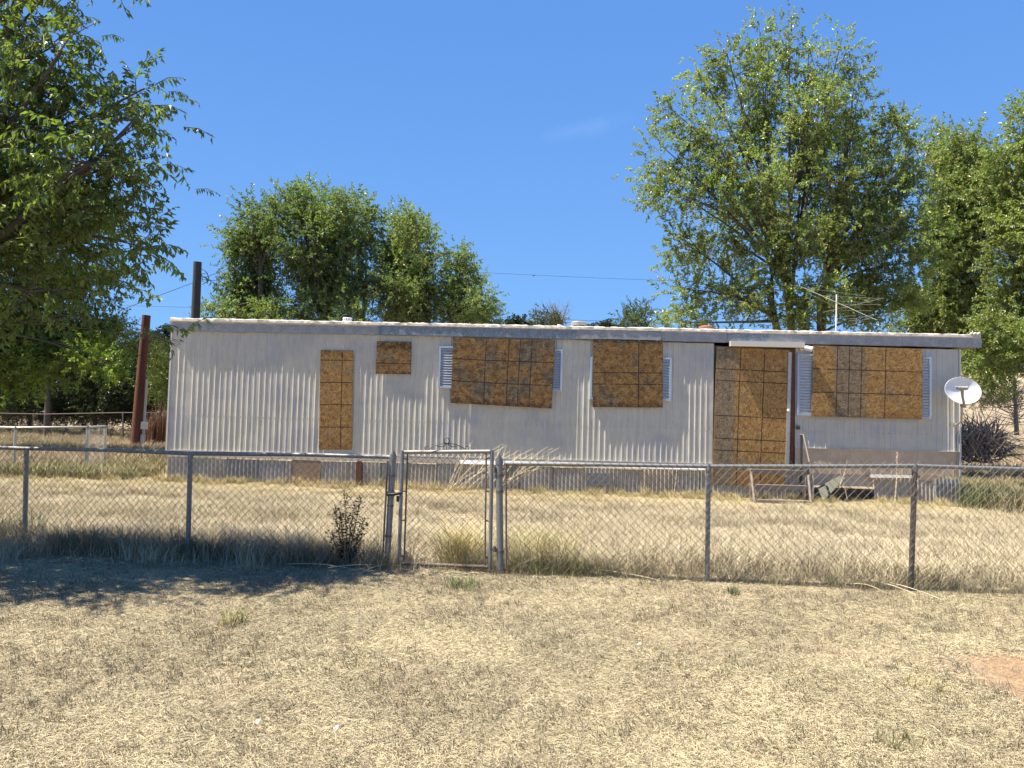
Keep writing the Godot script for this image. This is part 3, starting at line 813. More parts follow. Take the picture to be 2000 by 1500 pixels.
# ---------------------------------------------------------------- fences
func build_fences() -> void:
	# front fence left of the gate
	var f1 := thing("chain_link_fence", "weathered chain link fence run from the tree shade to the leaning gate post", "fence", Vector3(-4, 0, -8.6))
	var b := [gp(-420, 1046), gp(48, 1075), gp(367, 1097)]
	var t := [px(-414, 861, -b[0].z), px(52, 877, -b[1].z), px(372, 886, -b[2].z)]
	var gl_b := gp(755, 1108); var gl_t := px(768, 889, -gl_b.z)
	for i in 3: post(f1, b[i], t[i], 0.026, M.pipe)
	post(f1, gl_b, gl_t, 0.034, M.pipe, true, "gate_post")
	var rail_end := px(762, 893, -gl_b.z)
	var mb := MB.new(); mb.tube([px(-900, 846, 9.5), t[0], t[1] + Vector3(0, 0.005, 0), px(210, 879, 8.6), t[2], px(600, 888, 8.38), rail_end], [0.022, 0.022, 0.022, 0.022, 0.022, 0.022, 0.022], 10)
	part("top_rail", mb, M.pipe, f1)
	var seq := [[px(-900, 1022, 9.5), px(-900, 846, 9.5)], [b[0], t[0]], [b[1], t[1]], [b[2], t[2]], [gl_b.lerp(rail_end, 0.02) + Vector3(-0.05, 0, 0), rail_end + Vector3(-0.06, -0.01, 0)]]
	for i in 4:
		mb = MB.new()
		link_mesh(mb, seq[i][0] + Vector3(0, 0.03, 0.03), seq[i + 1][0] + Vector3(0, 0.03, 0.03), seq[i][1] + Vector3(0, 0.01, 0.03), seq[i + 1][1] + Vector3(0, 0.01, 0.03), 0.079, 0.0021, 10 * i, 0.02)
		part("wire_mesh", mb, M.wire, f1)
	part("tension_bar", _rod(px(747, 1102, 8.34), px(757, 900, 8.34), 0.011, 6), M.pipe_rust, f1)
	for y in [0.28, 0.55, 0.82]: band(f1, gl_b.lerp(gl_t, y), (gl_t - gl_b).normalized(), 0.038)
	mb = MB.new(); mb.lathe(gl_b.lerp(gl_t, 0.655), [[0.042, -0.03], [0.044, 0.0], [0.042, 0.03]], 12); part("latch_band", mb, M.pipe, f1)
	# right of the gate
	var f2 := thing("chain_link_fence", "chain link fence run with barbed top strands right of the gate", "fence", Vector3(3, 0, -8.0))
	var gr_b := gp(978, 1122); var gr_t := px(975, 897, -gr_b.z)
	post(f2, gr_b, gr_t, 0.036, M.pipe, true, "gate_post")
	b = [gp(1381, 1138), gp(1778, 1155), gp(2280, 1172)]
	t = [px(1384, 911, -b[0].z), px(1787, 910, -b[1].z), px(2290, 926, -b[2].z)]
	post(f2, b[0], t[0], 0.025, M.pipe); post(f2, b[1], t[1], 0.027, M.pipe_rust); post(f2, b[2], t[2], 0.025, M.pipe)
	var rs := px(984, 906, 8.12); var far_b := gp(2700, 1186)
	mb = MB.new(); mb.tube([rs, px(1180, 908, 8.05), t[0], px(1590, 911, 7.9), t[1], t[2], px(2700, 938, -far_b.z)], [0.021, 0.021, 0.021, 0.021, 0.021, 0.021, 0.021], 10)
	part("top_rail", mb, M.pipe, f2)
	seq = [[gr_b + Vector3(0.06, 0, 0), rs + Vector3(0.02, 0, 0)], [b[0], t[0]], [b[1], t[1]], [b[2], t[2]], [far_b, px(2700, 938, -far_b.z)]]
	for i in 4:
		mb = MB.new()
		link_mesh(mb, seq[i][0] + Vector3(0, 0.02, 0.03), seq[i + 1][0] + Vector3(0, 0.02, 0.03), seq[i][1] + Vector3(0, 0.015, 0.03), seq[i + 1][1] + Vector3(0, 0.015, 0.03), 0.083, 0.0023, 70 + 10 * i, 0.06)
		part("wire_mesh", mb, M.wire if i == 0 else M.wire_mid, f2)
	part("tension_bar", _rod(px(989, 1108, 8.1), px(988, 905, 8.1), 0.011, 6), M.pipe_rust, f2)
	for y in [0.2, 0.72, 0.86]: band(f2, gr_b.lerp(gr_t, y), (gr_t - gr_b).normalized(), 0.040)
	# gate
	var gz := 8.22
	var g := thing("garden_gate", "narrow chain link gate with iron scroll ornament on its top bar", "gate", px(870, 1115, gz))
	var tl := px(786, 883, 8.30); var tr := px(961, 882, 8.14); var bl := px(779, 1106, 8.30); var br := px(957, 1113, 8.14)
	part("upright", _rod(bl, tl + Vector3(0, 0.018, 0), 0.0205, 12), M.pipe, g)
	part("upright", _rod(br, tr + Vector3(0, 0.018, 0), 0.0205, 12), M.pipe, g)
	part("top_bar", _rod(tl + Vector3(0.02, 0, 0), tr - Vector3(0.02, 0, 0), 0.0205, 12), M.wire_bright, g)
	part("bottom_bar", _rod(bl + Vector3(0.02, 0.03, 0), br + Vector3(-0.02, 0.03, 0), 0.0195, 12), M.pipe_rust, g)
	var il := tl + Vector3(0.055, -0.02, 0); var ir := tr + Vector3(-0.06, -0.02, 0); var jl := bl + Vector3(0.055, 0.02, 0); var jr := br + Vector3(-0.055, 0.05, 0)
	part("tension_bar", _rod(jl, il, 0.010, 6), M.pipe_rust, g); part("tension_bar", _rod(jr, ir, 0.010, 6), M.pipe_rust, g)
	mb = MB.new(); link_mesh(mb, jl, jr, il, ir, 0.081, 0.0021, 140); part("wire_mesh", mb, M.wire, g)
	for y in [0.08, 0.4, 0.66, 0.95]:
		part("clip", _rod(bl.lerp(tl, y), jl.lerp(il, y), 0.008, 6), M.pipe_rust, g); part("clip", _rod(br.lerp(tr, y), jr.lerp(ir, y), 0.008, 6), M.pipe_rust, g)
	# latch fork on the leaning post side, hinges on the other
	var la := px(757, 966, 8.30); var lb := px(784, 963, 8.28)
	mb = MB.new(); mb.tube([la, la.lerp(lb, 0.5) + Vector3(0, 0, 0.05), lb], [0.014, 0.016, 0.014], 8); mb.rod(lb + Vector3(-0.03, -0.03, 0.02), lb + Vector3(-0.035, -0.09, 0.02), 0.016, 8)
	part("latch", mb, M.iron, g)
	for y: float in [918.0, 1073.0]:
		mb = MB.new(); mb.rod(px(958, y, 8.14), px(976, y, 8.12), 0.014, 8); mb.rod(px(966, y + 5, 8.12), px(966, y - 6, 8.12), 0.018, 8); part("hinge", mb, M.pipe_rust, g)
	# scrollwork: a ring over two pairs of curls joined by long arms
	mb = MB.new()
	var sp := func(list: Array) -> void:
		var pts := []; var rr := []
		for q in list: pts.push_back(px(q[0], q[1], 8.22)); rr.push_back(0.0048)
		mb.tube(pts, rr, 6)
	var ring := []
	for i in 17: ring.push_back([872.5 + 5.4 * sin(i * TAU / 16), 860.5 - 5.4 * cos(i * TAU / 16)])
	sp.call(ring)
	for sd: float in [-1.0, 1.0]:
		var curl := []
		for i in 13: curl.push_back([873 + sd * (1.5 + 9.0 * (1 - cos(i * 0.26)) * 0.95), 866 + i * 1.1 - (8.0 * pow(i / 12.0, 3) if i > 6 else 0.0)])
		sp.call(curl)
		var arm := [[873 + sd * 2, 866.0], [873 + sd * 12, 867.0], [873 + sd * 22, 870.0], [873 + sd * 32, 875.0], [873 + sd * 38, 878.5], [873 + sd * 42, 878.0], [873 + sd * 43.5, 874.5], [873 + sd * 41, 871.5], [873 + sd * 37, 871.5]]
		sp.call(arm)
	mb.rod(px(873, 866, 8.22), px(873, 881, 8.22), 0.005, 6)
	part("scroll_ornament", mb, M.iron, g)
	# side yard fence left of the home
	var f3 := thing("chain_link_fence", "short pale chain link fence in the side yard by the reddish pole", "fence", Vector3(-11, 0, -19))
	var sb := [px(-330, 936, 18.3), px(26, 935, 18.6), px(169, 930, 19.0), px(204, 925, 20.3)]
	var stp := [px(-330, 828, 18.3), px(31, 835, 18.6), px(172, 834, 19.0), px(206, 832, 20.3)]
	for i in 4: post(f3, sb[i], stp[i], 0.035 if i != 2 else 0.045, M.galv)
	mb = MB.new(); mb.tube([stp[0], stp[1], stp[2], stp[3]], [0.024, 0.024, 0.024, 0.024], 8); part("top_rail", mb, M.galv, f3)
	for i in 3:
		mb = MB.new(); link_mesh(mb, sb[i], sb[i + 1], stp[i], stp[i + 1], 0.085, 0.0022, 200 + 10 * i, 0.0, 2); part("wire_mesh", mb, M.wire_bright, f3)
	# back fence on the left
	var f4 := thing("chain_link_fence", "dark wire back fence in front of the shaded thicket", "fence", Vector3(-22, 0, -38))
	var bb := []; var bt := []
	for q in [[-200, 868, 803], [88, 862, 809], [240, 856, 806], [420, 858, 806]]:
		bb.push_back(px(q[0], q[1], 38.0)); bt.push_back(px(q[0], q[2], 38.0))
		post(f4, bb[-1], bt[-1], 0.035, M.pipe_rust)
	mb = MB.new(); mb.tube(bt, [0.025, 0.025, 0.025, 0.025], 6); part("top_rail", mb, M.pipe_rust, f4)
	for i in 3:
		mb = MB.new(); link_mesh(mb, bb[i], bb[i + 1], bt[i], bt[i + 1], 0.1, 0.002, 300, 0.0, 4); part("wire_mesh", mb, M.wire, f4)
	# back fence on the right
	var f5 := thing("chain_link_fence", "sagging wire back fence behind the brush pile", "fence", Vector3(24, 0, -38))
	bb = []; bt = []
	for q in [[1790, 882, 838], [1962, 892, 846], [2130, 898, 852]]:
		bb.push_back(px(q[0], q[1], 38.0)); bt.push_back(px(q[0], q[2], 38.0))
		post(f5, bb[-1], bt[-1], 0.04, M.galv)
	mb = MB.new(); mb.tube([bt[0], px(1900, 843, 38), bt[1], bt[2]], [0.022, 0.022, 0.022, 0.022], 6); part("top_rail", mb, M.galv, f5)
	for i in 2:
		mb = MB.new(); link_mesh(mb, bb[i], bb[i + 1], bt[i], bt[i + 1], 0.1, 0.002, 330, 0.0, 4); part("wire_mesh", mb, M.wire, f5)

# ---------------------------------------------------------------- things in the yard and on the house
func build_yard_things() -> void:
	# entry steps: rusty angle-iron frame, three open treads, steel handrail posts
	var st := thing("entry_steps", "rusty metal entry steps with three treads and a handrail at the main door", "steps", gp(1520, 990))
	var mb := MB.new()
	var treads := [[1466, 1577, 919.0, 16.95], [1470, 1581, 949.0, 16.65], [1472, 1586, 979.0, 16.35]]
	for q in treads:
		mb = MB.new()
		var a := px(q[0], q[2], q[3]); var b := px(q[1], q[2] + 3.0, q[3])
		mb.box((a + b) / 2 + Vector3(0, 0, -0.12), Vector3(b.x - a.x, 0.05, 0.27), Basis(Vector3.BACK, atan2(b.y - a.y, b.x - a.x)))
		mb.box((a + b) / 2 + Vector3(0, -0.02, 0.012), Vector3(b.x - a.x, 0.10, 0.012), Basis(Vector3.BACK, atan2(b.y - a.y, b.x - a.x)))
		part("tread", mb, M.rust_frame, st)
	for sd in [[1467, 1474], [1578, 1584]]:
		mb = MB.new()
		mb.tube([px(sd[0], 917, 17.2), px(sd[0], 921, 16.98), px(sd[1], 982, 16.32)], [0.032, 0.032, 0.032], 6)
		part("stringer", mb, M.rust_frame, st)
		mb = MB.new(); var top := px(sd[0], 920, 16.98); mb.rod(top, Vector3(top.x, -0.1, top.z), 0.03, 6); part("leg", mb, M.rust_frame, st)
		mb = MB.new(); top = px(sd[1], 980, 16.34); mb.rod(top, Vector3(top.x, -0.1, top.z), 0.03, 6); part("leg", mb, M.rust_frame, st)
	for q in [[1565, 849, 17.15], [1577, 905, 16.9]]:
		mb = MB.new(); var tp := px(q[0], q[1], q[2]); mb.box(Vector3(tp.x, tp.y / 2 - 0.05, tp.z), Vector3(0.05, tp.y + 0.1, 0.05)); part("rail_post", mb, M.steel_dark, st)
	mb = MB.new(); mb.tube([px(1563, 849, 17.15), px(1569, 849, 17.1), px(1581, 903, 16.55)], [0.02, 0.022, 0.02], 6); part("handrail", mb, M.rust_frame, st)
	# dark box on the ground in the skirting gap
	var bx := thing("storage_box", "low black box lying in the gap of the skirting beside the steps", "box", px(1650, 975, 17.7))
	var o := px(1650, 968, 17.7)
	mb = MB.new(); mb.box(Vector3(o.x, 0.1, o.z), Vector3(0.86, 0.24, 0.4)); part("body", mb, M.black, bx)
	mb = MB.new(); mb.box(Vector3(o.x, 0.232, o.z), Vector3(0.92, 0.03, 0.45)); part("lid", mb, M.black, bx)
	# satellite dish on the corner
	var dz := 16.95
	var c := px(1880, 763, dz)
	var d := thing("satellite_dish", "white oval satellite dish on a bent arm at the corner of the mobile home", "satellite dish", px(1866, 832, 17.45))
	var face := Basis(Vector3.UP, deg_to_rad(3)) * Basis(Vector3.RIGHT, deg_to_rad(90 - 12))
	var prof := []
	for i in 11: prof.push_back([0.305 * i / 10.0, 0.075 * pow(i / 10.0, 2) - 0.012])
	prof.push_back([0.308, 0.07])
	for i in range(10, -1, -1): prof.push_back([0.305 * i / 10.0, 0.075 * pow(i / 10.0, 2)])
	mb = MB.new(); mb.lathe(c - face.y * 0.05, prof, 40, face, 1.36); part("reflector", mb, M.dish, d)
	# the mount: foot on the wall, bent tube up behind the bowl, feed arm out in front
	var foot := px(1866, 830, 17.46)
	mb = MB.new(); mb.box(foot, Vector3(0.16, 0.10, 0.03)); part("foot", mb, M.galv, d)
	mb = MB.new(); mb.tube([foot + Vector3(0, 0, 0.02), foot + Vector3(0.04, 0.08, 0.16), px(1879, 800, 17.15), c - face.y * 0.03 + Vector3(0, -0.05, 0)], [0.024, 0.024, 0.024, 0.024], 8); part("mast", mb, M.galv, d)
	var lo := px(1881, 792, dz - 0.05); var feed := px(1879, 758, dz - 0.55)
	mb = MB.new(); mb.tube([lo + Vector3(0, 0, -0.08), lo + Vector3(0, -0.03, 0.06), px(1880, 775, dz - 0.45), feed], [0.026, 0.03, 0.026, 0.034], 8); part("feed_arm", mb, M.dish_arm, d)
	mb = MB.new(); mb.tube([feed + Vector3(-0.13, 0.028, 0), feed + Vector3(-0.10, -0.0, 0.0), feed + Vector3(0.10, -0.0, 0.0), feed + Vector3(0.13, 0.028, 0)], [0.022, 0.042, 0.042, 0.022], 8); part("feed_horn", mb, M.dish_arm, d)
	var cab := thing("cable", "thin dark cable hanging down the wall corner below the dish", "cable", px(1866, 900, 17.48))
	part("wire", _cable([fp(1870, 842, 0.04), fp(1866, 850, 0.03), fp(1868, 880, 0.03), fp(1867, 905, 0.03), fp(1868, 930, 0.03)], 0.006), M.black, cab)
	# television aerial on a mast behind the roof
	var az := 20.2
	var an := thing("tv_aerial", "old television aerial with long thin elements on a pale mast above the roof", "aerial", px(1633, 640, az))
	part("mast", _rod(px(1632, 700, az), px(1634, 575, az), 0.02, 8), M.cream, an)
	var r := rng_of(8)
	mb = MB.new(); mb.rod(px(1565, 560, az + 0.9), px(1712, 625, az - 1.0), 0.008, 6); part("boom", mb, M.aerial, an)
	var el := [[1568, 562, 1690, 578, 0.9, 0.2], [1600, 577, 1718, 583, 0.5, -0.2], [1575, 570, 1633, 601, 0.8, 0.4], [1633, 588, 1700, 591, 0.2, -0.1], [1608, 610, 1726, 582, 0.3, -0.6], [1635, 594, 1720, 595, 0.1, -0.4], [1645, 606, 1704, 607, -0.2, -0.5], [1650, 618, 1672, 616, -0.5, -0.6], [1655, 623, 1680, 621, -0.6, -0.7], [1657, 627, 1678, 625, -0.6, -0.7], [1664, 633, 1678, 632, -0.7, -0.8], [1666, 639, 1682, 638, -0.8, -0.8], [1668, 646, 1684, 645, -0.8, -0.9], [1682, 620, 1704, 616, -0.7, -0.9], [1684, 625, 1700, 622, -0.8, -0.9], [1660, 652, 1686, 651, -0.8, -0.9]]
	for q in el:
		part("element", _rod(px(q[0], q[1], az + q[4]), px(q[2], q[3], az + q[5]), 0.0042, 5), M.aerial, an)
	# leaning cut-off pole with meter box
	var pz := 31.0
	var lp := thing("wooden_post", "leaning reddish brown cut-off wooden pole with a small meter box", "post", px(263, 882, pz))
	part("pole", _taper([px(263, 892, pz), px(272, 780, pz), px(286, 616, pz)], [0.21, 0.195, 0.165]), M.redwood, lp)
	mb = MB.new(); mb.box(px(282, 831, pz - 0.1), Vector3(0.22, 0.30, 0.16)); part("meter_box", mb, M.galv, lp)
	mb = MB.new(); mb.box(px(279, 857, pz - 0.1), Vector3(0.16, 0.34, 0.12)); part("meter_box", mb, M.galv_dark, lp)
	part("conduit", _rod(px(287, 740, pz - 0.1), px(279, 870, pz - 0.1), 0.05, 8), M.galv, lp)
	# utility pole and lines
	var uz := 29.0
	var up := thing("utility_pole", "black creosoted utility pole rising behind the roof corner", "utility pole", px(380, 860, uz))
	part("pole", _taper([Vector3(px(380, 640, uz).x, -0.2, -uz), px(381, 640, uz), px(386, 512, uz)], [0.18, 0.165, 0.15]), M.pole, up)
	part("loop", _cable([px(394, 525, uz - 0.1), px(402, 530, uz - 0.1), px(408, 542, uz - 0.1), px(404, 552, uz - 0.1), px(395, 549, uz - 0.1), px(394, 535, uz - 0.1), px(405, 533, uz), px(408, 548, uz), px(395, 556, uz)], 0.012), M.black, up)
	var lines := [[[395, 546, uz], [430, 551, 34], [470, 540, 40], "power line sagging from the black pole into the round-topped trees"], [[395, 543, uz], [430, 533, 34], [480, 508, 40], "power line rising from the black pole towards the trees"], [[378, 552, uz], [330, 570, 27], [240, 604, 24], "power line running down from the black pole to the reddish pole"], [[-60, 588, 60], [600, 606, 62], [1260, 630, 64], "lower thin power line crossing behind the roof"], [[880, 529, 75], [1100, 541, 75], [1330, 549, 75], "upper thin power line crossing open sky with a bird"]]
	for q in lines:
		var w := thing("power_line", q[3], "power line", px(q[0][0], q[0][1], q[0][2]))
		var p0 := px(q[0][0], q[0][1], q[0][2]); var p1 := px(q[1][0], q[1][1], q[1][2]); var p2 := px(q[2][0], q[2][1], q[2][2])
		var pts := []; var rr := []
		for i in 13:
			var u := i / 12.0
			pts.push_back(p0.lerp(p1, u).lerp(p1.lerp(p2, u), u)); rr.push_back(0.010 if q[0][2] < 40 else 0.014)
		mb = MB.new(); mb.tube(pts, rr, 5); part("wire", mb, M.black, w)
	var bird := thing("bird", "tiny dark bird on the upper power line", "bird", px(1043, 539, 75))
	var bp := px(1043, 538, 75)
	mb = MB.new(); mb.tube([bp + Vector3(-0.17, -0.06, 0), bp + Vector3(-0.08, -0.02, 0), bp, bp + Vector3(0.07, 0.05, 0), bp + Vector3(0.10, 0.075, 0), bp + Vector3(0.14, 0.075, 0)], [0.012, 0.04, 0.055, 0.04, 0.035, 0.004], 7); part("body", mb, M.black, bird)
	# litter
	for q in [[500, 1414, "crumpled white paper scrap lying in the straw"], [1248, 1262, "white plastic scrap lying in the straw below the right fence"], [655, 1427, "flattened pale scrap lying in the straw"]]:
		var s := thing("litter_scrap", q[2], "litter", gp(q[0], q[1]))
		mb = MB.new(); var b := gp(q[0], q[1]) + Vector3(0, 0.012, 0)
		var a1 := b + Vector3(-0.014, 0.0, 0.006); var a2 := b + Vector3(0.0, 0.014, -0.01); var a3 := b + Vector3(0.016, 0.003, 0.0); var a4 := b + Vector3(0.003, -0.005, 0.014)
		mb.tri(a1, a2, a4); mb.tri(a4, a2, a3); mb.tri(a2, a3, b + Vector3(0.012, 0.015, -0.015))
		part("scrap", mb, M.litter, s)
func _cable(pts: Array, r: float) -> MB:
	var rr := []
	for p in pts: rr.push_back(r)
	var mb := MB.new(); mb.tube(pts, rr, 6); return mb
func _taper(pts: Array, rr: Array) -> MB:
	var mb := MB.new(); mb.tube(pts, rr, 14); return mb

# ---------------------------------------------------------------- trees
func build_trees() -> void:
	var near_sprays := [spray(1, 12, 0.32, 0.082, 0.037, 1.0), spray(2, 11, 0.29, 0.086, 0.038, 1.1), spray(3, 10, 0.26, 0.078, 0.035, 0.9)]
	var sp := [spray(4, 14, 0.44, 0.13, 0.068, 0.3), spray(5, 14, 0.42, 0.135, 0.066, 0.4), spray(6, 12, 0.38, 0.125, 0.064, 0.25)]
	# near tree on the left, trunk outside the frame
	var nb := blobs_at([[40, 20, 170, 110, 0.3], [120, 130, 120, 90, -0.4], [-60, 220, 190, 150, 0.0], [130, 240, 150, 100, 0.2], [260, 260, 95, 75, 0.0], [280, 190, 70, 50, 0.4], [180, 350, 140, 90, -0.3], [50, 400, 170, 110, 0.4], [250, 420, 85, 70, 0.3], [270, 495, 50, 45, 0.2], [140, 500, 130, 80, 0.5], [-90, 520, 160, 120, -0.5], [60, 590, 120, 60, 0.0], [-300, 100, 220, 160, 0.6], [-350, 350, 230, 170, -0.6], [-150, -160, 230, 150, 0.5], [130, -110, 150, 90, 0.0], [-500, -100, 260, 190, 0.0], [-620, 250, 260, 200, 0.4], [-250, 250, 200, 160, -1.0], [352, 668, 14, 10, 0.0]], 7.5, 0.85, 4)
	var tb := Vector3(-6.6, 0, -8.2)
	tree("shade_tree", "dark drooping leafy tree overhanging the left end of the fence", tb, [Vector3(-6.3, 2.6, -8.0), Vector3(-7.2, 3.0, -8.4), Vector3(-6.0, 3.2, -7.6)], 0.2, nb, 3700, near_sprays, Color(0.18, 0.235, 0.075), 21, {"single": 280, "jitter": 0.14, "per_branch": 13.0, "lift": -0.25})
	# low bare twigs of the same kind hanging before the house corner
	# trees further left
	tree("shade_tree", "yellow-green leafy tree standing behind the side yard fence", px(-70, 830, 27.0) * Vector3(1, 0, 1), [px(-60, 690, 27), px(-40, 640, 27)], 0.2, blobs_at([[60, 560, 90, 60], [190, 560, 90, 60], [-20, 480, 100, 80], [110, 650, 110, 50], [205, 670, 60, 42], [30, 700, 90, 45], [150, 420, 110, 90], [-120, 600, 120, 120], [-60, 350, 130, 110], [120, 715, 100, 36], [30, 735, 80, 34], [195, 720, 50, 30]], 27.0, 1.0, 5), 5600, sp, Color(0.17, 0.235, 0.05), 22, {"jitter": 0.25})
	tree("shade_tree", "dark tree with a slim trunk behind the dark wire back fence", px(92, 812, 42.0) * Vector3(1, 0, 1), [px(93, 745, 42)], 0.2, blobs_at([[95, 690, 80, 50], [30, 660, 80, 60], [170, 680, 60, 50], [220, 720, 60, 40]], 42.0, 1.0, 6), 1800, sp, Color(0.07, 0.11, 0.03), 23, {"size": 1.4})
	# group behind the home, left of centre
	var grp := {"group": "round-topped trees behind the roof", "jitter": 0.3, "mat": M.leaf_far, "reach": 1.08}
	var cz := 35.0
	tree("shade_tree", "round-topped tree with a straight dark trunk nearest the utility pole", px(510, 850, cz) * Vector3(1, 0, 1), [px(510, 560, cz), px(510, 480, cz)], 0.16, blobs_at([[490, 430, 42, 38], [470, 480, 36, 38], [520, 500, 46, 46], [465, 540, 30, 32], [500, 580, 50, 40], [450, 600, 45, 32], [425, 615, 24, 22], [545, 430, 30, 40], [440, 660, 40, 30], [530, 640, 50, 30]], cz, 1.1, 7), 3000, sp, Color(0.21, 0.265, 0.12), 24, grp)
	tree("shade_tree", "tallest of the round-topped trees, with several slender stems", px(690, 850, cz) * Vector3(1, 0, 1), [px(680, 590, cz), px(697, 580, cz), px(640, 600, cz), px(715, 560, cz)], 0.17, blobs_at([[575, 400, 36, 36], [620, 395, 40, 32], [665, 415, 36, 36], [598, 455, 52, 46], [650, 470, 52, 46], [700, 420, 26, 36], [690, 490, 36, 40], [590, 530, 60, 46], [650, 560, 52, 42], [600, 600, 66, 36], [705, 560, 42, 40], [690, 620, 40, 20]], cz, 1.1, 8), 4300, sp, Color(0.205, 0.265, 0.12), 25, grp)
	tree("shade_tree", "lower round-topped tree beside the slender-stemmed one", px(745, 850, cz + 1) * Vector3(1, 0, 1), [px(755, 610, cz + 1), px(770, 590, cz + 1)], 0.18, blobs_at([[775, 460, 40, 40], [810, 445, 32, 26], [825, 485, 34, 36], [775, 520, 46, 40], [830, 545, 44, 40], [770, 580, 52, 36], [840, 595, 46, 36], [800, 625, 60, 24]], cz + 1, 1.1, 9), 3200, sp, Color(0.22, 0.272, 0.12), 26, grp)
	tree("shade_tree", "loose small-crowned tree at the edge of the round-topped trees", px(905, 850, cz + 2) * Vector3(1, 0, 1), [px(900, 640, cz + 2)], 0.13, blobs_at([[890, 505, 24, 26], [905, 545, 32, 32], [880, 585, 34, 34], [935, 590, 30, 26], [915, 620, 46, 26], [955, 618, 18, 18]], cz + 2, 1.1, 10), 1600, sp, Color(0.215, 0.275, 0.125), 27, grp)
	# big tree behind the home on the right
	var dz := 27.0
	tree("shade_tree", "tallest broad light green tree behind the television aerial", px(1590, 880, dz) * Vector3(1, 0, 1), [px(1560, 590, dz), px(1600, 560, dz), px(1618, 500, dz), px(1500, 560, dz), px(1530, 480, dz)], 0.19, blobs_at([[1485, 75, 42, 36], [1540, 60, 36, 30], [1580, 110, 50, 46], [1645, 85, 32, 36], [1670, 150, 36, 46], [1420, 120, 46, 46], [1365, 160, 42, 40], [1500, 170, 60, 56], [1610, 200, 60, 56], [1310, 225, 42, 36], [1290, 300, 42, 50], [1380, 260, 60, 56], [1470, 280, 60, 60], [1560, 300, 60, 60], [1660, 280, 60, 56], [1755, 250, 50, 46], [1790, 300, 36, 50], [1300, 390, 46, 50], [1390, 370, 60, 60], [1490, 400, 60, 60], [1600, 400, 60, 60], [1710, 370, 66, 60], [1310, 480, 46, 46], [1400, 480, 60, 56], [1500, 510, 60, 56], [1620, 500, 60, 50], [1730, 470, 66, 60], [1330, 580, 50, 46], [1430, 590, 70, 46], [1540, 610, 66, 36], [1320, 640, 50, 30], [1660, 600, 56, 40], [1740, 570, 60, 46], [1250, 350, 20, 26], [1640, 340, 60, 55, -1.5], [1560, 450, 60, 55, -1.6], [1660, 450, 60, 55, -1.4], [1600, 570, 60, 40, -1.5], [1490, 330, 60, 55, -1.5], [1580, 220, 55, 55, -1.3], [1800, 370, 50, 50], [1800, 450, 55, 55], [1790, 530, 55, 50], [1780, 600, 60, 40], [1700, 620, 60, 30]], dz, 1.0, 11), 8400, sp, Color(0.28, 0.335, 0.14), 28, {"jitter": 0.24, "size": 0.92})
	tree("shade_tree", "thin-topped green tree between the tallest tree and the frame of dry brush", px(1850, 880, 31.0) * Vector3(1, 0, 1), [px(1850, 640, 31), px(1880, 600, 31)], 0.2, blobs_at([[1850, 290, 34, 34], [1880, 330, 46, 40], [1960, 420, 40, 50], [1860, 300, 40, 36], [1900, 290, 26, 26], [1920, 340, 40, 40], [1850, 380, 50, 50], [1910, 420, 46, 50], [1850, 470, 50, 50], [1880, 540, 56, 50], [1830, 590, 60, 46], [1920, 610, 56, 50], [1800, 640, 60, 30], [1860, 680, 60, 40], [1940, 700, 50, 40]], 31.0, 1.0, 12), 5600, sp, Color(0.235, 0.285, 0.115), 29, {"jitter": 0.27})
	tree("shade_tree", "bright green tree with low drooping boughs beyond the satellite dish", px(2060, 900, 22.0) * Vector3(1, 0, 1), [px(2050, 640, 22), px(2040, 560, 22)], 0.2, blobs_at([[2000, 240, 40, 46], [1970, 320, 46, 46], [2040, 330, 60, 60], [1960, 410, 46, 46], [2030, 440, 66, 60], [1965, 500, 46, 40], [2050, 560, 66, 60], [1980, 590, 50, 36], [1960, 690, 56, 34], [2030, 680, 60, 40], [1925, 650, 36, 30], [1930, 730, 46, 24], [1900, 690, 30, 40], [2110, 300, 60, 80], [2120, 500, 70, 80]], 22.0, 1.0, 13), 5200, sp, Color(0.25, 0.305, 0.115), 30, {"jitter": 0.2, "size": 0.8})
	tree("shade_tree", "small grey-green tree peeking over the roof left of the tallest tree", px(1243, 860, 48.0) * Vector3(1, 0, 1), [px(1243, 650, 48)], 0.12, blobs_at([[1240, 612, 22, 14], [1225, 625, 16, 14], [1258, 620, 18, 18], [1250, 650, 30, 20]], 48.0, 1.0, 14), 420, sp, Color(0.10, 0.135, 0.065), 31, {"mat": M.leaf_far})
	# half-dead tree in the gap
	var db := px(1088, 850, 58.0) * Vector3(1, 0, 1)
	tree("dead_tree", "half-dead tree with bare grey twigs rising from olive leaves", db, [px(1090, 640, 58), px(1086, 620, 58)], 0.14, blobs_at([[1065, 622, 20, 16], [1085, 632, 24, 14], [1050, 632, 14, 14], [1075, 650, 40, 16]], 58.0, 1.0, 15), 420, sp, Color(0.085, 0.095, 0.05), 32, {"dead": true, "size": 1.0})
	var r := rng_of(71)
	var bare := MB.new()
	var dead: Node3D = get_node("dead_tree")
	for i in 26:
		var a := px(1088 + r.randf_range(-12, 10), 640 - r.randf() * 12, 58)
		var e := px(1092 + r.randfn(0, 26), 590 + absf(r.randfn(0, 18)), 58 + r.randfn(0, 0.8))
		var pts := curve_pts(a, e, Vector3(r.randfn(0, 0.15), 0.1, 0), 4)
		bare.tube(pts, [0.045, 0.035, 0.026, 0.018, 0.008], 4, false)
		for k in 7:
			var s: Vector3 = pts[1 + k % 4]
			bare.tube([s, s + Vector3(r.randfn(0, 0.3), r.randf_range(0.1, 0.6), r.randfn(0, 0.3))], [0.012, 0.005], 3, false)
	part("bare_twigs", bare, M.bark_grey, dead)
	# distant evergreens on the hill
	var far := [spray(7, 16, 1.1, 0.42, 0.3, 0.0)]
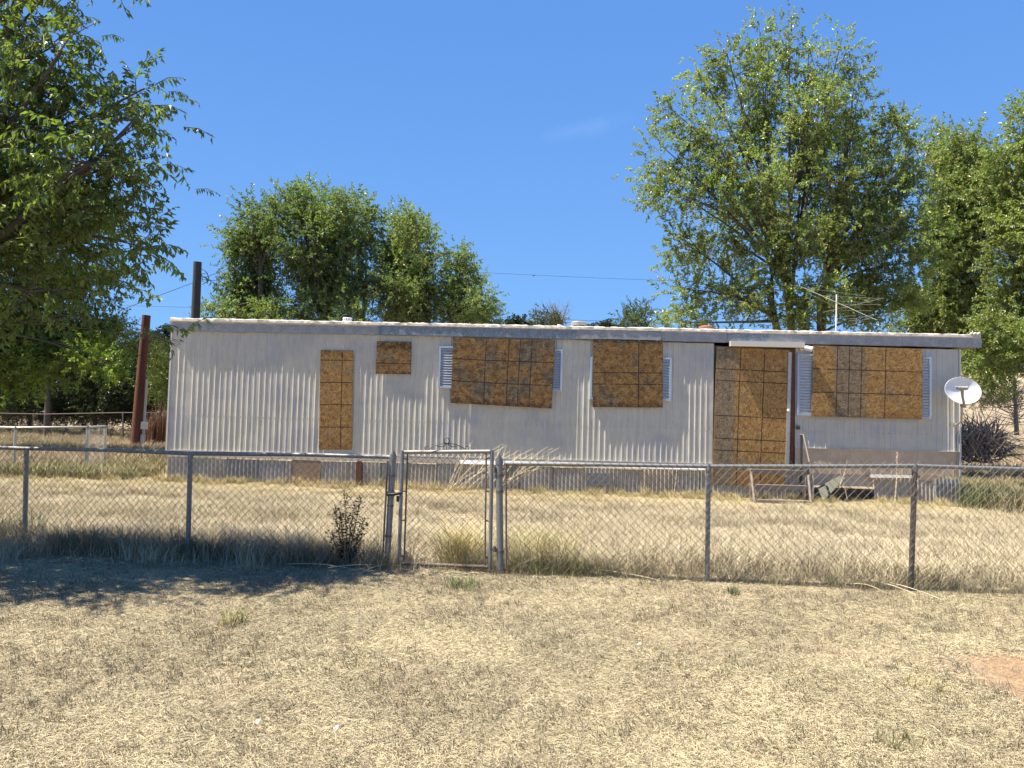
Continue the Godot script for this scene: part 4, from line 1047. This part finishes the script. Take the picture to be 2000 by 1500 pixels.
	var hill := [[300, 668, 16, 14], [318, 664, 14, 12], [332, 660, 10, 10], [286, 672, 12, 10], [985, 640, 12, 9], [1005, 638, 14, 10], [1018, 636, 9, 12], [1040, 643, 8, 6], [1185, 643, 11, 8], [1150, 645, 10, 6], [1213, 645, 12, 8], [965, 642, 10, 7], [355, 650, 14, 10], [262, 676, 16, 12]]
	for h in hill:
		var z := 130.0
		var b := px(h[0], h[1] + h[3] + 6, z)
		b.y = minf(ground_h(b.x, b.z), b.y)
		tree("hill_tree", "small dark evergreen on the far hill, showing just over the roof", b, [px(h[0], h[1], z)], 0.18, [[px(h[0], h[1], z), Vector3(h[2], h[3], h[2]) * z / F], [px(h[0], h[1] + h[3], z), Vector3(h[2], h[3], h[2]) * z / F]], 90, far, Color(0.028, 0.042, 0.022), 900 + int(h[0]), {"group": "evergreens on the far hill", "mat": M.leaf_far, "per_branch": 8.0})

# ---------------------------------------------------------------- background
func shrub(called: String, label: String, category: String, base: Vector3, blobs: Array, count: int, sprays: Array, tint: Color, s: int, o := {}) -> void:
	o["category"] = category
	tree(called, label, base, [base + Vector3(0, 0.3, 0)], 0.04, blobs, count, sprays, tint, s, o)
func build_background() -> void:
	var sp := [spray(41, 14, 0.5, 0.11, 0.045, 0.1), spray(42, 14, 0.5, 0.12, 0.04, 0.0)]
	var grp := "shrubs of the shaded thicket"
	for q in [[200, 765, 60, 40, 44.0, 0.036, "dark rounded shrub in the thicket beside the slim trunk"], [262, 755, 46, 44, 46.0, 0.03, "dark dense shrub in the thicket behind the reddish pole"], [130, 775, 50, 28, 47.0, 0.04, "low dark shrub in the thicket under the slim-trunked tree"], [20, 770, 60, 34, 45.0, 0.038, "dark shrub in the thicket behind the white rails"]]:
		var b := px(q[0], q[1] + q[3], q[4]); b.y = 0.0
		shrub("shrub", q[6], "shrub", b, blobs_at([[q[0], q[1], q[2], q[3]], [q[0] - 25, q[1] + 10, q[2] * 0.7, q[3] * 0.7], [q[0] + 25, q[1] + 12, q[2] * 0.7, q[3] * 0.7], [q[0] - 15, q[1] + 32, q[2], 16], [q[0] + 30, q[1] + 34, q[2] * 0.8, 14]], q[4], 1.0, int(q[0])), 1200, sp, Color(q[5], q[5] * 1.35, q[5] * 0.6), 60 + int(q[0]), {"group": grp, "size": 1.2})
	var dense := "dark trees closing the thicket"
	for q in [[60, 690, 90, 70, 54.0, "dark tree of the thicket behind the white rails"], [190, 700, 80, 60, 56.0, "dark tree of the thicket behind the slim trunk"], [285, 720, 50, 50, 58.0, "dark tree of the thicket between the slim trunk and the reddish pole"], [-80, 690, 110, 80, 53.0, "dark tree of the thicket past the end of the white rails"]]:
		var b := px(q[0], q[1] + 100, q[4]); b.y = ground_h(b.x, b.z)
		tree("thicket_tree", q[5], b, [px(q[0], q[1] + 30, q[4])], 0.14, blobs_at([[q[0], q[1], q[2], q[3]], [q[0] - 35, q[1] + 40, q[2] * 0.7, q[3] * 0.6], [q[0] + 35, q[1] + 45, q[2] * 0.7, q[3] * 0.6], [q[0], q[1] + 75, q[2] * 0.9, q[3] * 0.4]], q[4], 1.0, int(q[0]) + 500), 1500, sp, Color(0.06, 0.08, 0.035), 260 + int(q[0]), {"group": dense, "size": 1.9, "jitter": 0.5})
	# pale sunlit scrub and reed brush left of the home corner
	shrub("shrub", "sunlit yellow-green shrub between the reddish pole and the home corner", "shrub", px(318, 800, 42) * Vector3(1, 0, 1), blobs_at([[318, 715, 24, 34], [308, 750, 22, 30], [335, 730, 20, 40]], 42.0, 1.0, 3), 700, sp, Color(0.12, 0.15, 0.05), 81, {"size": 0.9})
	var reed := thing("reed_brush", "rusty brown dry reeds beside the home corner", "reeds", px(312, 815, 36) * Vector3(1, 0, 1))
	var xf := []; var cols := []; var r := rng_of(82)
	var rt := tuft(83, 10, 1.9, 0.3, 0.2, 0.03)
	for i in 150:
		var p := px(r.randf_range(292, 342), 812, 36.0 + r.randf_range(-1, 1.5)); p.y = ground_h(p.x, p.z)
		xf.push_back(Transform3D(Basis(Vector3.UP, r.randf() * TAU).scaled(Vector3.ONE * r.randf_range(0.6, 1.1)), p - reed.position)); var k := r.randf_range(0.6, 1.2); cols.push_back(Color(0.20 * k, 0.105 * k, 0.06 * k))
	scatter("stems", rt, xf, cols, M.grass, reed)
	# white pipe rails in the shade at far left
	var rl := thing("pipe_rail_fence", "white pipe rail fence deep in the shade under the trees", "fence", px(60, 806, 50) * Vector3(1, 0, 1))
	for y in [762, 776, 790]: part("rail", _rod(px(-120, y - 2, 50), px(172, y + 3, 50), 0.05, 6), M.cream, rl)
	for x in [-60, 10, 80, 150]: part("post", _rod(px(x, 812, 50), px(x, 756, 50), 0.06, 6), M.cream, rl)
	# blue tarp and white-roofed vehicle beyond the thicket
	var tarp := thing("tarp", "blue tarp over a heap beyond the reddish pole", "tarp", px(252, 765, 60))
	var mb := MB.new()
	var tp := func(i: int, j: int) -> Vector3: return px(238 + i * 5.0, 752 - 14.0 * sin(i / 6.0 * PI) * (1 - absf(j - 2) / 4.0) + (j * 1.0), 60.0 + j * 0.5 - 1.0) + Vector3(0, 0.1 * noise.get_noise_2d(i * 90, j * 90), 0)
	for i in 6:
		for j in 4: mb.quad(tp.call(i, j + 1), tp.call(i + 1, j + 1), tp.call(i + 1, j), tp.call(i, j))
	part("sheet", mb, mat(lin(0.12, 0.25, 0.60), 0.5), tarp)
	mb = MB.new(); mb.box(px(254, 765, 60.5), Vector3(1.0, 0.9, 0.9)); part("heap", mb, M.black, tarp)
	var van := thing("parked_van", "white-roofed parked vehicle partly hidden by the reddish pole", "van", px(288, 768, 62))
	var vc := px(290, 748, 62)
	mb = MB.new(); mb.box(vc + Vector3(0, -0.3, 0), Vector3(2.2, 0.9, 4.5)); mb.box(vc + Vector3(0, 0.3, 0.2), Vector3(1.9, 0.5, 2.6)); part("body", mb, M.white, van)
	mb = MB.new(); mb.box(vc + Vector3(0, 0.32, 1.51), Vector3(1.6, 0.36, 0.02)); part("windscreen", mb, mat(lin(0.03, 0.04, 0.05), 0.1), van)
	for sx in [-0.9, 0.9]:
		mb = MB.new(); mb.lathe(vc + Vector3(sx, -0.75, 1.4), [[0.0, -0.1], [0.35, -0.1], [0.35, 0.1], [0.0, 0.1]], 16, Basis(Vector3.BACK, PI / 2)); part("wheel", mb, M.black, van)
	# right side: brush pile, bare shrub, shaded grass mound
	var bp := thing("brush_pile", "heap of grey dead branches stacked by the far end of the home", "brush pile", px(1905, 900, 27) * Vector3(1, 0, 1))
	r = rng_of(84); mb = MB.new()
	for i in 460:
		var a := px(r.randf_range(1872, 1955), 905 - r.randf() * 60, 27 + r.randfn(0, 0.7))
		var d := Vector3(r.randfn(0, 0.7), r.randf_range(0.1, 1.0), r.randfn(0, 0.5)).normalized() * r.randf_range(0.5, 1.7)
		var e := a + d
		var lim := px(1905, 785, 27).y - absf(e.x - px(1900, 800, 27).x) * 0.9
		if e.y > lim: e.y = lim
		mb.tube(curve_pts(a, e, Vector3(r.randfn(0, 0.12), r.randfn(0, 0.12), 0), 3), [0.022, 0.016, 0.011, 0.004], 4, false)
	part("branches", mb, M.bark_grey, bp)
	var bs := thing("bare_shrub", "bare grey twiggy shrub with a dark stem beyond the brush pile", "shrub", px(1987, 880, 30) * Vector3(1, 0, 1))
	mb = MB.new()
	mb.tube([px(1986, 850, 30), px(1984, 800, 30), px(1982, 740, 30)], [0.09, 0.07, 0.04], 7)
	for i in 120:
		var a := px(1984 + r.randfn(0, 3), 830 - r.randf() * 80, 30)
		mb.tube(curve_pts(a, a + Vector3(r.randfn(0, 0.8), r.randf_range(-0.1, 0.7), r.randfn(0, 0.6)), Vector3(0, -0.08, 0), 3), [0.014, 0.01, 0.008, 0.003], 4, false)
	part("twigs", mb, M.bark_grey, bs)
	shrub("shrub", "olive bush on the sunlit bank behind the brush pile", "shrub", px(1940, 800, 48) * Vector3(1, 0, 1) + Vector3(0, 2, 0), blobs_at([[1930, 770, 30, 16], [1975, 765, 24, 16], [1900, 765, 30, 24]], 48.0, 1.0, 4), 500, sp, Color(0.075, 0.095, 0.035), 85, {})

# ---------------------------------------------------------------- grass and weeds
func in_view(x: float, z: float, margin := 0.6) -> bool:
	return absf(x) < -z * 0.69 + margin
func build_grass() -> void:
	var r := rng_of(90)
	# lying straw in front of the fence
	var lit := [tuft(91, 460, 0.042, 0.26, 1.0, 0.003, 0.65, 60, 0.05), tuft(92, 380, 0.062, 0.26, 1.0, 0.0027, 0.78, 40, 0.06)]
	var xf := [[], []]; var cols := [[], []]
	var n := 0
	while n < 3700:
		var z := -lerpf(2.6, 8.6, pow(r.randf(), 0.8)); var x := r.randf_range(-1, 1) * (-z * 0.72 + 1.5)
		if r.randf() < maxf(dirt_at(x, z), dirt_at(x + 0.22, z)) * 1.6: n += 1; continue
		if noise.get_noise_2d(x * 16, z * 16) < -0.28 and r.randf() < 0.6: n += 1; continue
		var k := r.randf_range(0.75, 1.1) * (1.0 + 0.25 * noise.get_noise_2d(x * 12 + 50, z * 12))
		var i := n % 2
		var sc := r.randf_range(0.7, 1.35)
		xf[i].push_back(Transform3D(Basis(Vector3.UP, r.randf() * TAU).scaled(Vector3(sc, sc, sc)), Vector3(x, ground_h(x, z), z)))
		cols[i].push_back(Color(0.455 * k, 0.39 * k, 0.25 * k)); n += 1
	for i in 2: grass_obj("straw_litter", scatter("straw_litter", lit[i], xf[i], cols[i], M.straw), "pale flattened straw covering the ground in front of the fence", "straw")
	# short grey-brown stubble
	var stub := [tuft(93, 12, 0.05, 0.04, 1.0, 0.0026), tuft(94, 9, 0.075, 0.045, 1.1, 0.0026), tuft(95, 16, 0.04, 0.06, 1.3, 0.0026)]
	xf = [[], [], []]; cols = [[], [], []]
	for q in 18000:
		var z := -lerpf(2.6, 8.5, pow(r.randf(), 0.75)); var x := r.randf_range(-1, 1) * (-z * 0.72 + 1.5)
		if r.randf() < dirt_at(x, z) * 0.95: continue
		if noise.get_noise_2d(x * 20 + 7, z * 20) < r.randf_range(-0.5, 0.22): continue
		var k := r.randf_range(0.6, 1.1); var i := q % 3
		var sc := r.randf_range(0.6, 1.25)
		xf[i].push_back(Transform3D(Basis(Vector3.BACK, r.randfn(0.35, 0.3)) * Basis(Vector3.UP, r.randf() * TAU).scaled(Vector3(sc, sc * r.randf_range(0.7, 1.2), sc)), Vector3(x, ground_h(x, z), z)))
		var gr := clampf(noise.get_noise_2d(x * 9 + 80, z * 9) * 2.0, 0, 1)
		cols[i].push_back(Color(0.26, 0.215, 0.145).lerp(Color(0.19, 0.20, 0.10), gr * 0.6) * k)
	for i in 3: grass_obj("stubble_grass", scatter("stubble_grass", stub[i], xf[i], cols[i], M.straw), "short grey-brown dry stubble tufts in front of the fence", "grass")
	# dry yard grass behind the fence
	var tall := [tuft(96, 240, 0.15, 0.30, 1.3, 0.0036, 0.0, 14, 0.06), tuft(97, 150, 0.24, 0.30, 1.1, 0.0032, 0.0, 9, 0.05), tuft(98, 380, 0.12, 0.36, 1.4, 0.0042, 0.88, 30, 0.10)]
	xf = [[], [], []]; cols = [[], [], []]
	for q in 4600:
		var z := -lerpf(8.3, 17.6, pow(r.randf(), 0.9)); var x := r.randf_range(-1, 1) * (-z * 0.70 + 0.6)
		var path := absf(noise.get_noise_2d(x * 4 + 33, z * 7))
		if path < 0.05 and r.randf() < 0.7: continue
		var i: int = [0, 2, 0, 1][q % 4]; if path < 0.12: i = 2
		var yellow := smoothstep(-13.5, -17.0, z)
		var k := r.randf_range(0.72, 1.12)
		var c := Color(0.52, 0.445, 0.30).lerp(Color(0.56, 0.475, 0.25), yellow) * k
		var sc := r.randf_range(0.55, 1.15) * (1.0 - 0.5 * smoothstep(-14.0, -16.4, z)) * (1.0 + 0.45 * smoothstep(-11.5, -8.6, z))
		xf[i].push_back(Transform3D(Basis(Vector3.UP, r.randf() * TAU).scaled(Vector3(sc, sc, sc)), Vector3(x, ground_h(x, z), z)))
		cols[i].push_back(c)
	for i in 3: grass_obj("yard_grass", scatter("yard_grass", tall[i], xf[i], cols[i], M.straw), "dry straw-coloured grass filling the yard before the home", "grass")
	var foot := [tuft(140, 60, 0.20, 0.16, 1.0, 0.006), tuft(141, 46, 0.28, 0.14, 0.8, 0.006)]
	xf = [[], []]; cols = [[], []]
	for q in 420:
		var x := r.randf_range(-9.0, 10.4); var z := -17.25 + absf(r.randfn(0, 0.35))
		if noise.get_noise_2d(x * 14, 5.0) < r.randf_range(-0.4, 0.25): continue
		var k := r.randf_range(0.75, 1.1); var sc := r.randf_range(0.35, 1.0)
		xf[q % 2].push_back(Transform3D(Basis(Vector3.UP, r.randf() * TAU).scaled(Vector3(sc, sc, sc)), Vector3(x, ground_h(x, z), z)))
		cols[q % 2].push_back(Color(0.52, 0.43, 0.22).lerp(Color(0.34, 0.33, 0.12), clampf(r.randf() * 2.0 - 1.2, 0, 1)) * k)
	for i in 2: grass_obj("skirting_grass", scatter("skirting_grass", foot[i], xf[i], cols[i], M.grass), "yellow grass growing along the foot of the skirting", "grass")
	# beyond: side yards and the lot behind
	var wide := [tuft(99, 22, 0.34, 0.3, 0.9, 0.012), tuft(100, 20, 0.28, 0.35, 1.1, 0.014)]
	xf = [[], []]; cols = [[], []]
	for q in 16000:
		var z := -lerpf(17.0, 62.0, pow(r.randf(), 1.5)); var x := r.randf_range(-1, 1) * (-z * 0.72 + 1.0)
		if x > -8.4 and x < 11.0 and z > -21.3: continue
		if x > -z * 0.40 - 0.5 and x < -z * 0.54 and z < -21.3 and r.randf() < 0.8: continue   # hidden behind the home
		if absf(x) < -z * 0.38 and z < -21.3 and r.randf() < 0.9: continue
		var k := r.randf_range(0.7, 1.1)
		var sc := r.randf_range(0.6, 1.2)
		var gz := clampf(noise.get_noise_2d(x * 2 + 12, z * 2) * 3.0, 0, 1)
		xf[q % 2].push_back(Transform3D(Basis(Vector3.UP, r.randf() * TAU).scaled(Vector3(sc, sc, sc)), Vector3(x, ground_h(x, z), z)))
		cols[q % 2].push_back(Color(0.43, 0.35, 0.22).lerp(Color(0.28, 0.26, 0.12), gz) * k)
	for i in 2: grass_obj("field_grass", scatter("field_grass", wide[i], xf[i], cols[i], M.grass), "tan dry grass of the side yards and the lot behind", "grass")
	# weeds along the fence line
	var weed := [tuft(110, 26, 0.30, 0.12, 1.1, 0.005), tuft(111, 24, 0.22, 0.14, 1.5, 0.005), tuft(112, 14, 0.42, 0.10, 0.9, 0.004)]
	xf = [[], [], []]; cols = [[], [], []]
	for q in 1400:
		var x := r.randf_range(-7.0, 6.6)
		var zl := -8.25 - 0.105 * (-x) * 1.0 + 0.06
		zl = -8.14 + x * 0.075 if x > -0.1 else -8.2 + (x + 1.3) * 0.105
		if x > 0: zl = -8.13 + x * 0.082
		var z := zl - absf(r.randfn(0, 0.33)) + 0.05
		var left := x < -1.4
		var gate := x > -1.25 and x < -0.15
		if gate and r.randf() < 0.8: continue
		if x > 0.8 and r.randf() < 0.35: continue
		var k := r.randf_range(0.65, 1.15)
		var c := Color(0.33, 0.28, 0.17)
		if left: c = Color(0.34, 0.285, 0.19) if r.randf() < 0.65 else Color(0.52, 0.44, 0.30)
		if r.randf() < 0.14: c = Color(0.17, 0.19, 0.085)
		if x > 0 and x < 1.0: c = Color(0.27, 0.26, 0.11)
		var i := q % 3
		var sc := r.randf_range(0.45, 1.0) * (1.3 if left else (0.95 if x < 1.0 else 0.72))
		xf[i].push_back(Transform3D(Basis(Vector3.UP, r.randf() * TAU).scaled(Vector3(sc, sc, sc)), Vector3(x, ground_h(x, z), z)))
		cols[i].push_back(c * k)
	for i in 3: grass_obj("fence_weeds", scatter("fence_weeds", weed[i], xf[i], cols[i], M.grass), "tangled dry weeds growing through the bottom of the chain link", "weeds")
	# single tussocks that stand out
	tussock(gp(895, 1108) + Vector3(0, 0, -0.10), 560, 0.52, 0.20, 1.2, Color(0.50, 0.43, 0.21), "big straw tussock bursting through the foot of the gate", 120)
	tussock(gp(905, 1150), 150, 0.15, 0.17, 0.8, Color(0.20, 0.23, 0.10), "grey-green grass tuft on open ground before the gate", 121)
	tussock(gp(455, 1222), 70, 0.14, 0.10, 1.4, Color(0.25, 0.24, 0.09), "flattened olive grass tuft at the edge of the tree shadow", 122)
	tussock(gp(1433, 1162), 60, 0.10, 0.06, 0.9, Color(0.11, 0.16, 0.07), "small blue-green weed in front of the right-hand fence", 123)
	tussock(gp(1055, 1112) + Vector3(0, 0, -0.25), 620, 0.46, 0.40, 1.1, Color(0.44, 0.39, 0.18), "olive tussock at the foot of the upright gate post", 124)
	tussock(gp(30, 1062), 220, 0.48, 0.26, 0.7, Color(0.15, 0.18, 0.07), "dark green tussock around the shaded fence post", 125)
	tussock(gp(140, 1085), 160, 0.34, 0.22, 0.8, Color(0.18, 0.19, 0.085), "dull green tussock next to the shaded fence post", 126)
	tussock(gp(1830, 1150) + Vector3(0, 0, -0.2), 130, 0.26, 0.2, 1.1, Color(0.26, 0.22, 0.11), "brown tussock beside the rusty fence post", 127)
	tussock(gp(1480, 1126) + Vector3(0, 0, -0.1), 80, 0.2, 0.12, 0.9, Color(0.12, 0.12, 0.06), "small dark tussock under the right-hand fence mesh", 128)
	tussock(px(1945, 985, 16.5) * Vector3(1, 0, 1), 600, 0.55, 0.75, 0.9, Color(0.11, 0.125, 0.045), "wide green grass mound beside the end of the home, colour darkened for shade", 129)  # green darkened to stand in for the shade cast by the home
	tussock(px(1990, 1000, 15.5) * Vector3(1, 0, 1), 260, 0.5, 0.5, 1.0, Color(0.22, 0.18, 0.10), "brown dead weed mound before the darkened green mound", 130)
	tussock(gp(1770, 1342) + Vector3(0.1, 0, 0), 60, 0.07, 0.12, 1.2, Color(0.45, 0.40, 0.17), "pale yellow grass patch near the bare soil", 131)
	tussock(gp(1750, 1455), 80, 0.09, 0.12, 0.9, Color(0.24, 0.24, 0.12), "grey-green tuft near the bare soil at the foreground edge", 132)
	# long dry stalks leaning before the skirting
	var st := thing("dry_stalks", "long pale dry stalks leaning against the skirting right of the gate", "dry grass", gp(990, 955))
	var mb := MB.new()
	for i in 34:
		var x := r.randf_range(870, 1010); var a := px(x, 955, 16.9); a.y = 0.02
		var lean := r.randf_range(0.2, 1.3)
		var e := a + Vector3(lean, r.randf_range(0.5, 1.15), r.randf_range(-0.1, 0.3))
		mb.tube(curve_pts(a, e, Vector3(-0.08 * lean, 0.16, 0), 5), [0.007, 0.007, 0.006, 0.006, 0.005, 0.003], 4, false)
	for q in [[1310, 1000, 1325, 885], [1640, 950, 1655, 898], [1655, 975, 1635, 905], [1748, 985, 1752, 882], [1330, 960, 1300, 905]]:
		mb.tube([px(q[0], q[1], 16.0), px((q[0] + q[2]) / 2.0 + 2, (q[1] + q[3]) / 2.0, 16.0), px(q[2], q[3], 16.0)], [0.008, 0.007, 0.004], 4, false)
	part("stalks", mb, mat(lin(0.55, 0.46, 0.31), 0.8), st)
	# tall seed-headed stalk beside the fence post on the right
	var tsx := gp(1736, 1148)
	var seed := thing("seed_stalk", "single tall dry stalk with feathery seed head before the skirting", "dry grass", tsx)
	mb = MB.new(); var p0 := px(1738, 1010, 12.0); p0.y = 0.0; var pe := px(1754, 886, 12.0)
	mb.tube([p0, p0.lerp(pe, 0.5) + Vector3(0.02, 0, 0), pe], [0.006, 0.005, 0.003], 5); part("stem", mb, mat(lin(0.5, 0.41, 0.27), 0.8), seed)
	mb = MB.new()
	for i in 40:
		var u := r.randf(); var a := p0.lerp(pe, 0.8 + 0.2 * u)
		mb.tri(a, a + Vector3(r.randfn(0, 0.02), r.randf_range(0.01, 0.04), r.randfn(0, 0.02)), a + Vector3(r.randfn(0, 0.01), 0.012, 0))
	part("seed_head", mb, mat(lin(0.55, 0.44, 0.30), 0.9), seed)
	# dark leggy shrub left of the gate
	var b := gp(680, 1100)
	var sh := thing("bare_shrub", "blackish leggy shrub with small dark leaves left of the gate", "shrub", b)
	mb = MB.new(); var lv := MB.new()
	var stems := [[678, 1095, 676, 1030, 672, 955], [680, 1095, 690, 1040, 706, 972], [677, 1098, 660, 1050, 655, 990], [676, 1098, 668, 1060, 666, 1000], [681, 1098, 698, 1060, 712, 1010], [679, 1098, 684, 1020, 694, 985], [676, 1098, 655, 1075, 648, 1040], [682, 1098, 700, 1080, 708, 1040]]
	for q in stems:
		var pts := curve_pts(px(q[0], q[1], 8.3), px(q[4], q[5], 8.3 + r.randfn(0, 0.08)), px(q[2], q[3], 8.3) - (px(q[0], q[1], 8.3) + px(q[4], q[5], 8.3)) * 0.5, 8)
		var rr := []
		for i in 9: rr.push_back(lerpf(0.008, 0.002, i / 8.0))
		mb.tube(pts, rr, 5, false)
		for i in 110:
			var u := r.randf_range(0.05, 1.0) * 8.0; var i0 := mini(int(u), 7)
			var a: Vector3 = pts[i0].lerp(pts[i0 + 1], u - i0)
			var d := Vector3(r.randfn(0, 1), r.randfn(0.2, 0.7), r.randfn(0, 1)).normalized()
			var dist := r.randf_range(0.005, 0.055)
			mb.tube([a, a + d * dist], [0.0022, 0.0012], 3, false)
			leaf(lv, a + d * dist, d, Vector3(r.randfn(0, 1), 1, r.randfn(0, 1)).normalized(), r.randf_range(0.02, 0.04), r.randf_range(0.013, 0.024))
	part("stems", mb, mat(lin(0.03, 0.022, 0.02), 0.8), sh)
	part("leaves", lv, mat(lin(0.028, 0.026, 0.02), 0.7), sh).set_meta("kind", "stuff")
	# fallen long straws in front of the fence
	var fs := thing("fallen_straws", "long pale straws lying in front of the rusty fence post", "straw", gp(1720, 1160))
	mb = MB.new()
	for q in [[1682, 1142, 1790, 1168], [1700, 1142, 1840, 1178], [1660, 1150, 1722, 1160], [1100, 1118, 1290, 1140], [640, 1118, 800, 1112], [560, 1110, 700, 1120], [760, 1112, 700, 1130]]:
		var a := gp(q[0], q[1]) + Vector3(0, 0.05, 0); var e := gp(q[2], q[3]) + Vector3(0, 0.03, 0)
		mb.tube(curve_pts(a, e, Vector3(0, 0.06, 0), 6), [0.004, 0.004, 0.004, 0.004, 0.003, 0.003, 0.002], 4, false)
	part("straws", mb, mat(lin(0.56, 0.48, 0.33), 0.8), fs)
func grass_obj(_n: String, o: Node, label: String, category: String) -> void:
	tag(o, label, category, label)
func tussock(at: Vector3, blades: int, h: float, spread: float, lean: float, c: Color, label: String, s: int) -> void:
	var o := MeshInstance3D.new(); o.name = numbered("grass_tussock"); add_child(o)
	o.position = Vector3(at.x, ground_h(at.x, at.z), at.z)
	o.mesh = tuft(s, blades, h, spread, lean, 0.006 if at.z > -12 else 0.014)
	var m := leaf_mat(0.75); m.albedo_color = c.linear_to_srgb(); m.backlight = Color(0.5, 0.5, 0.3)
	o.material_override = m
	tag(o, label, "grass")
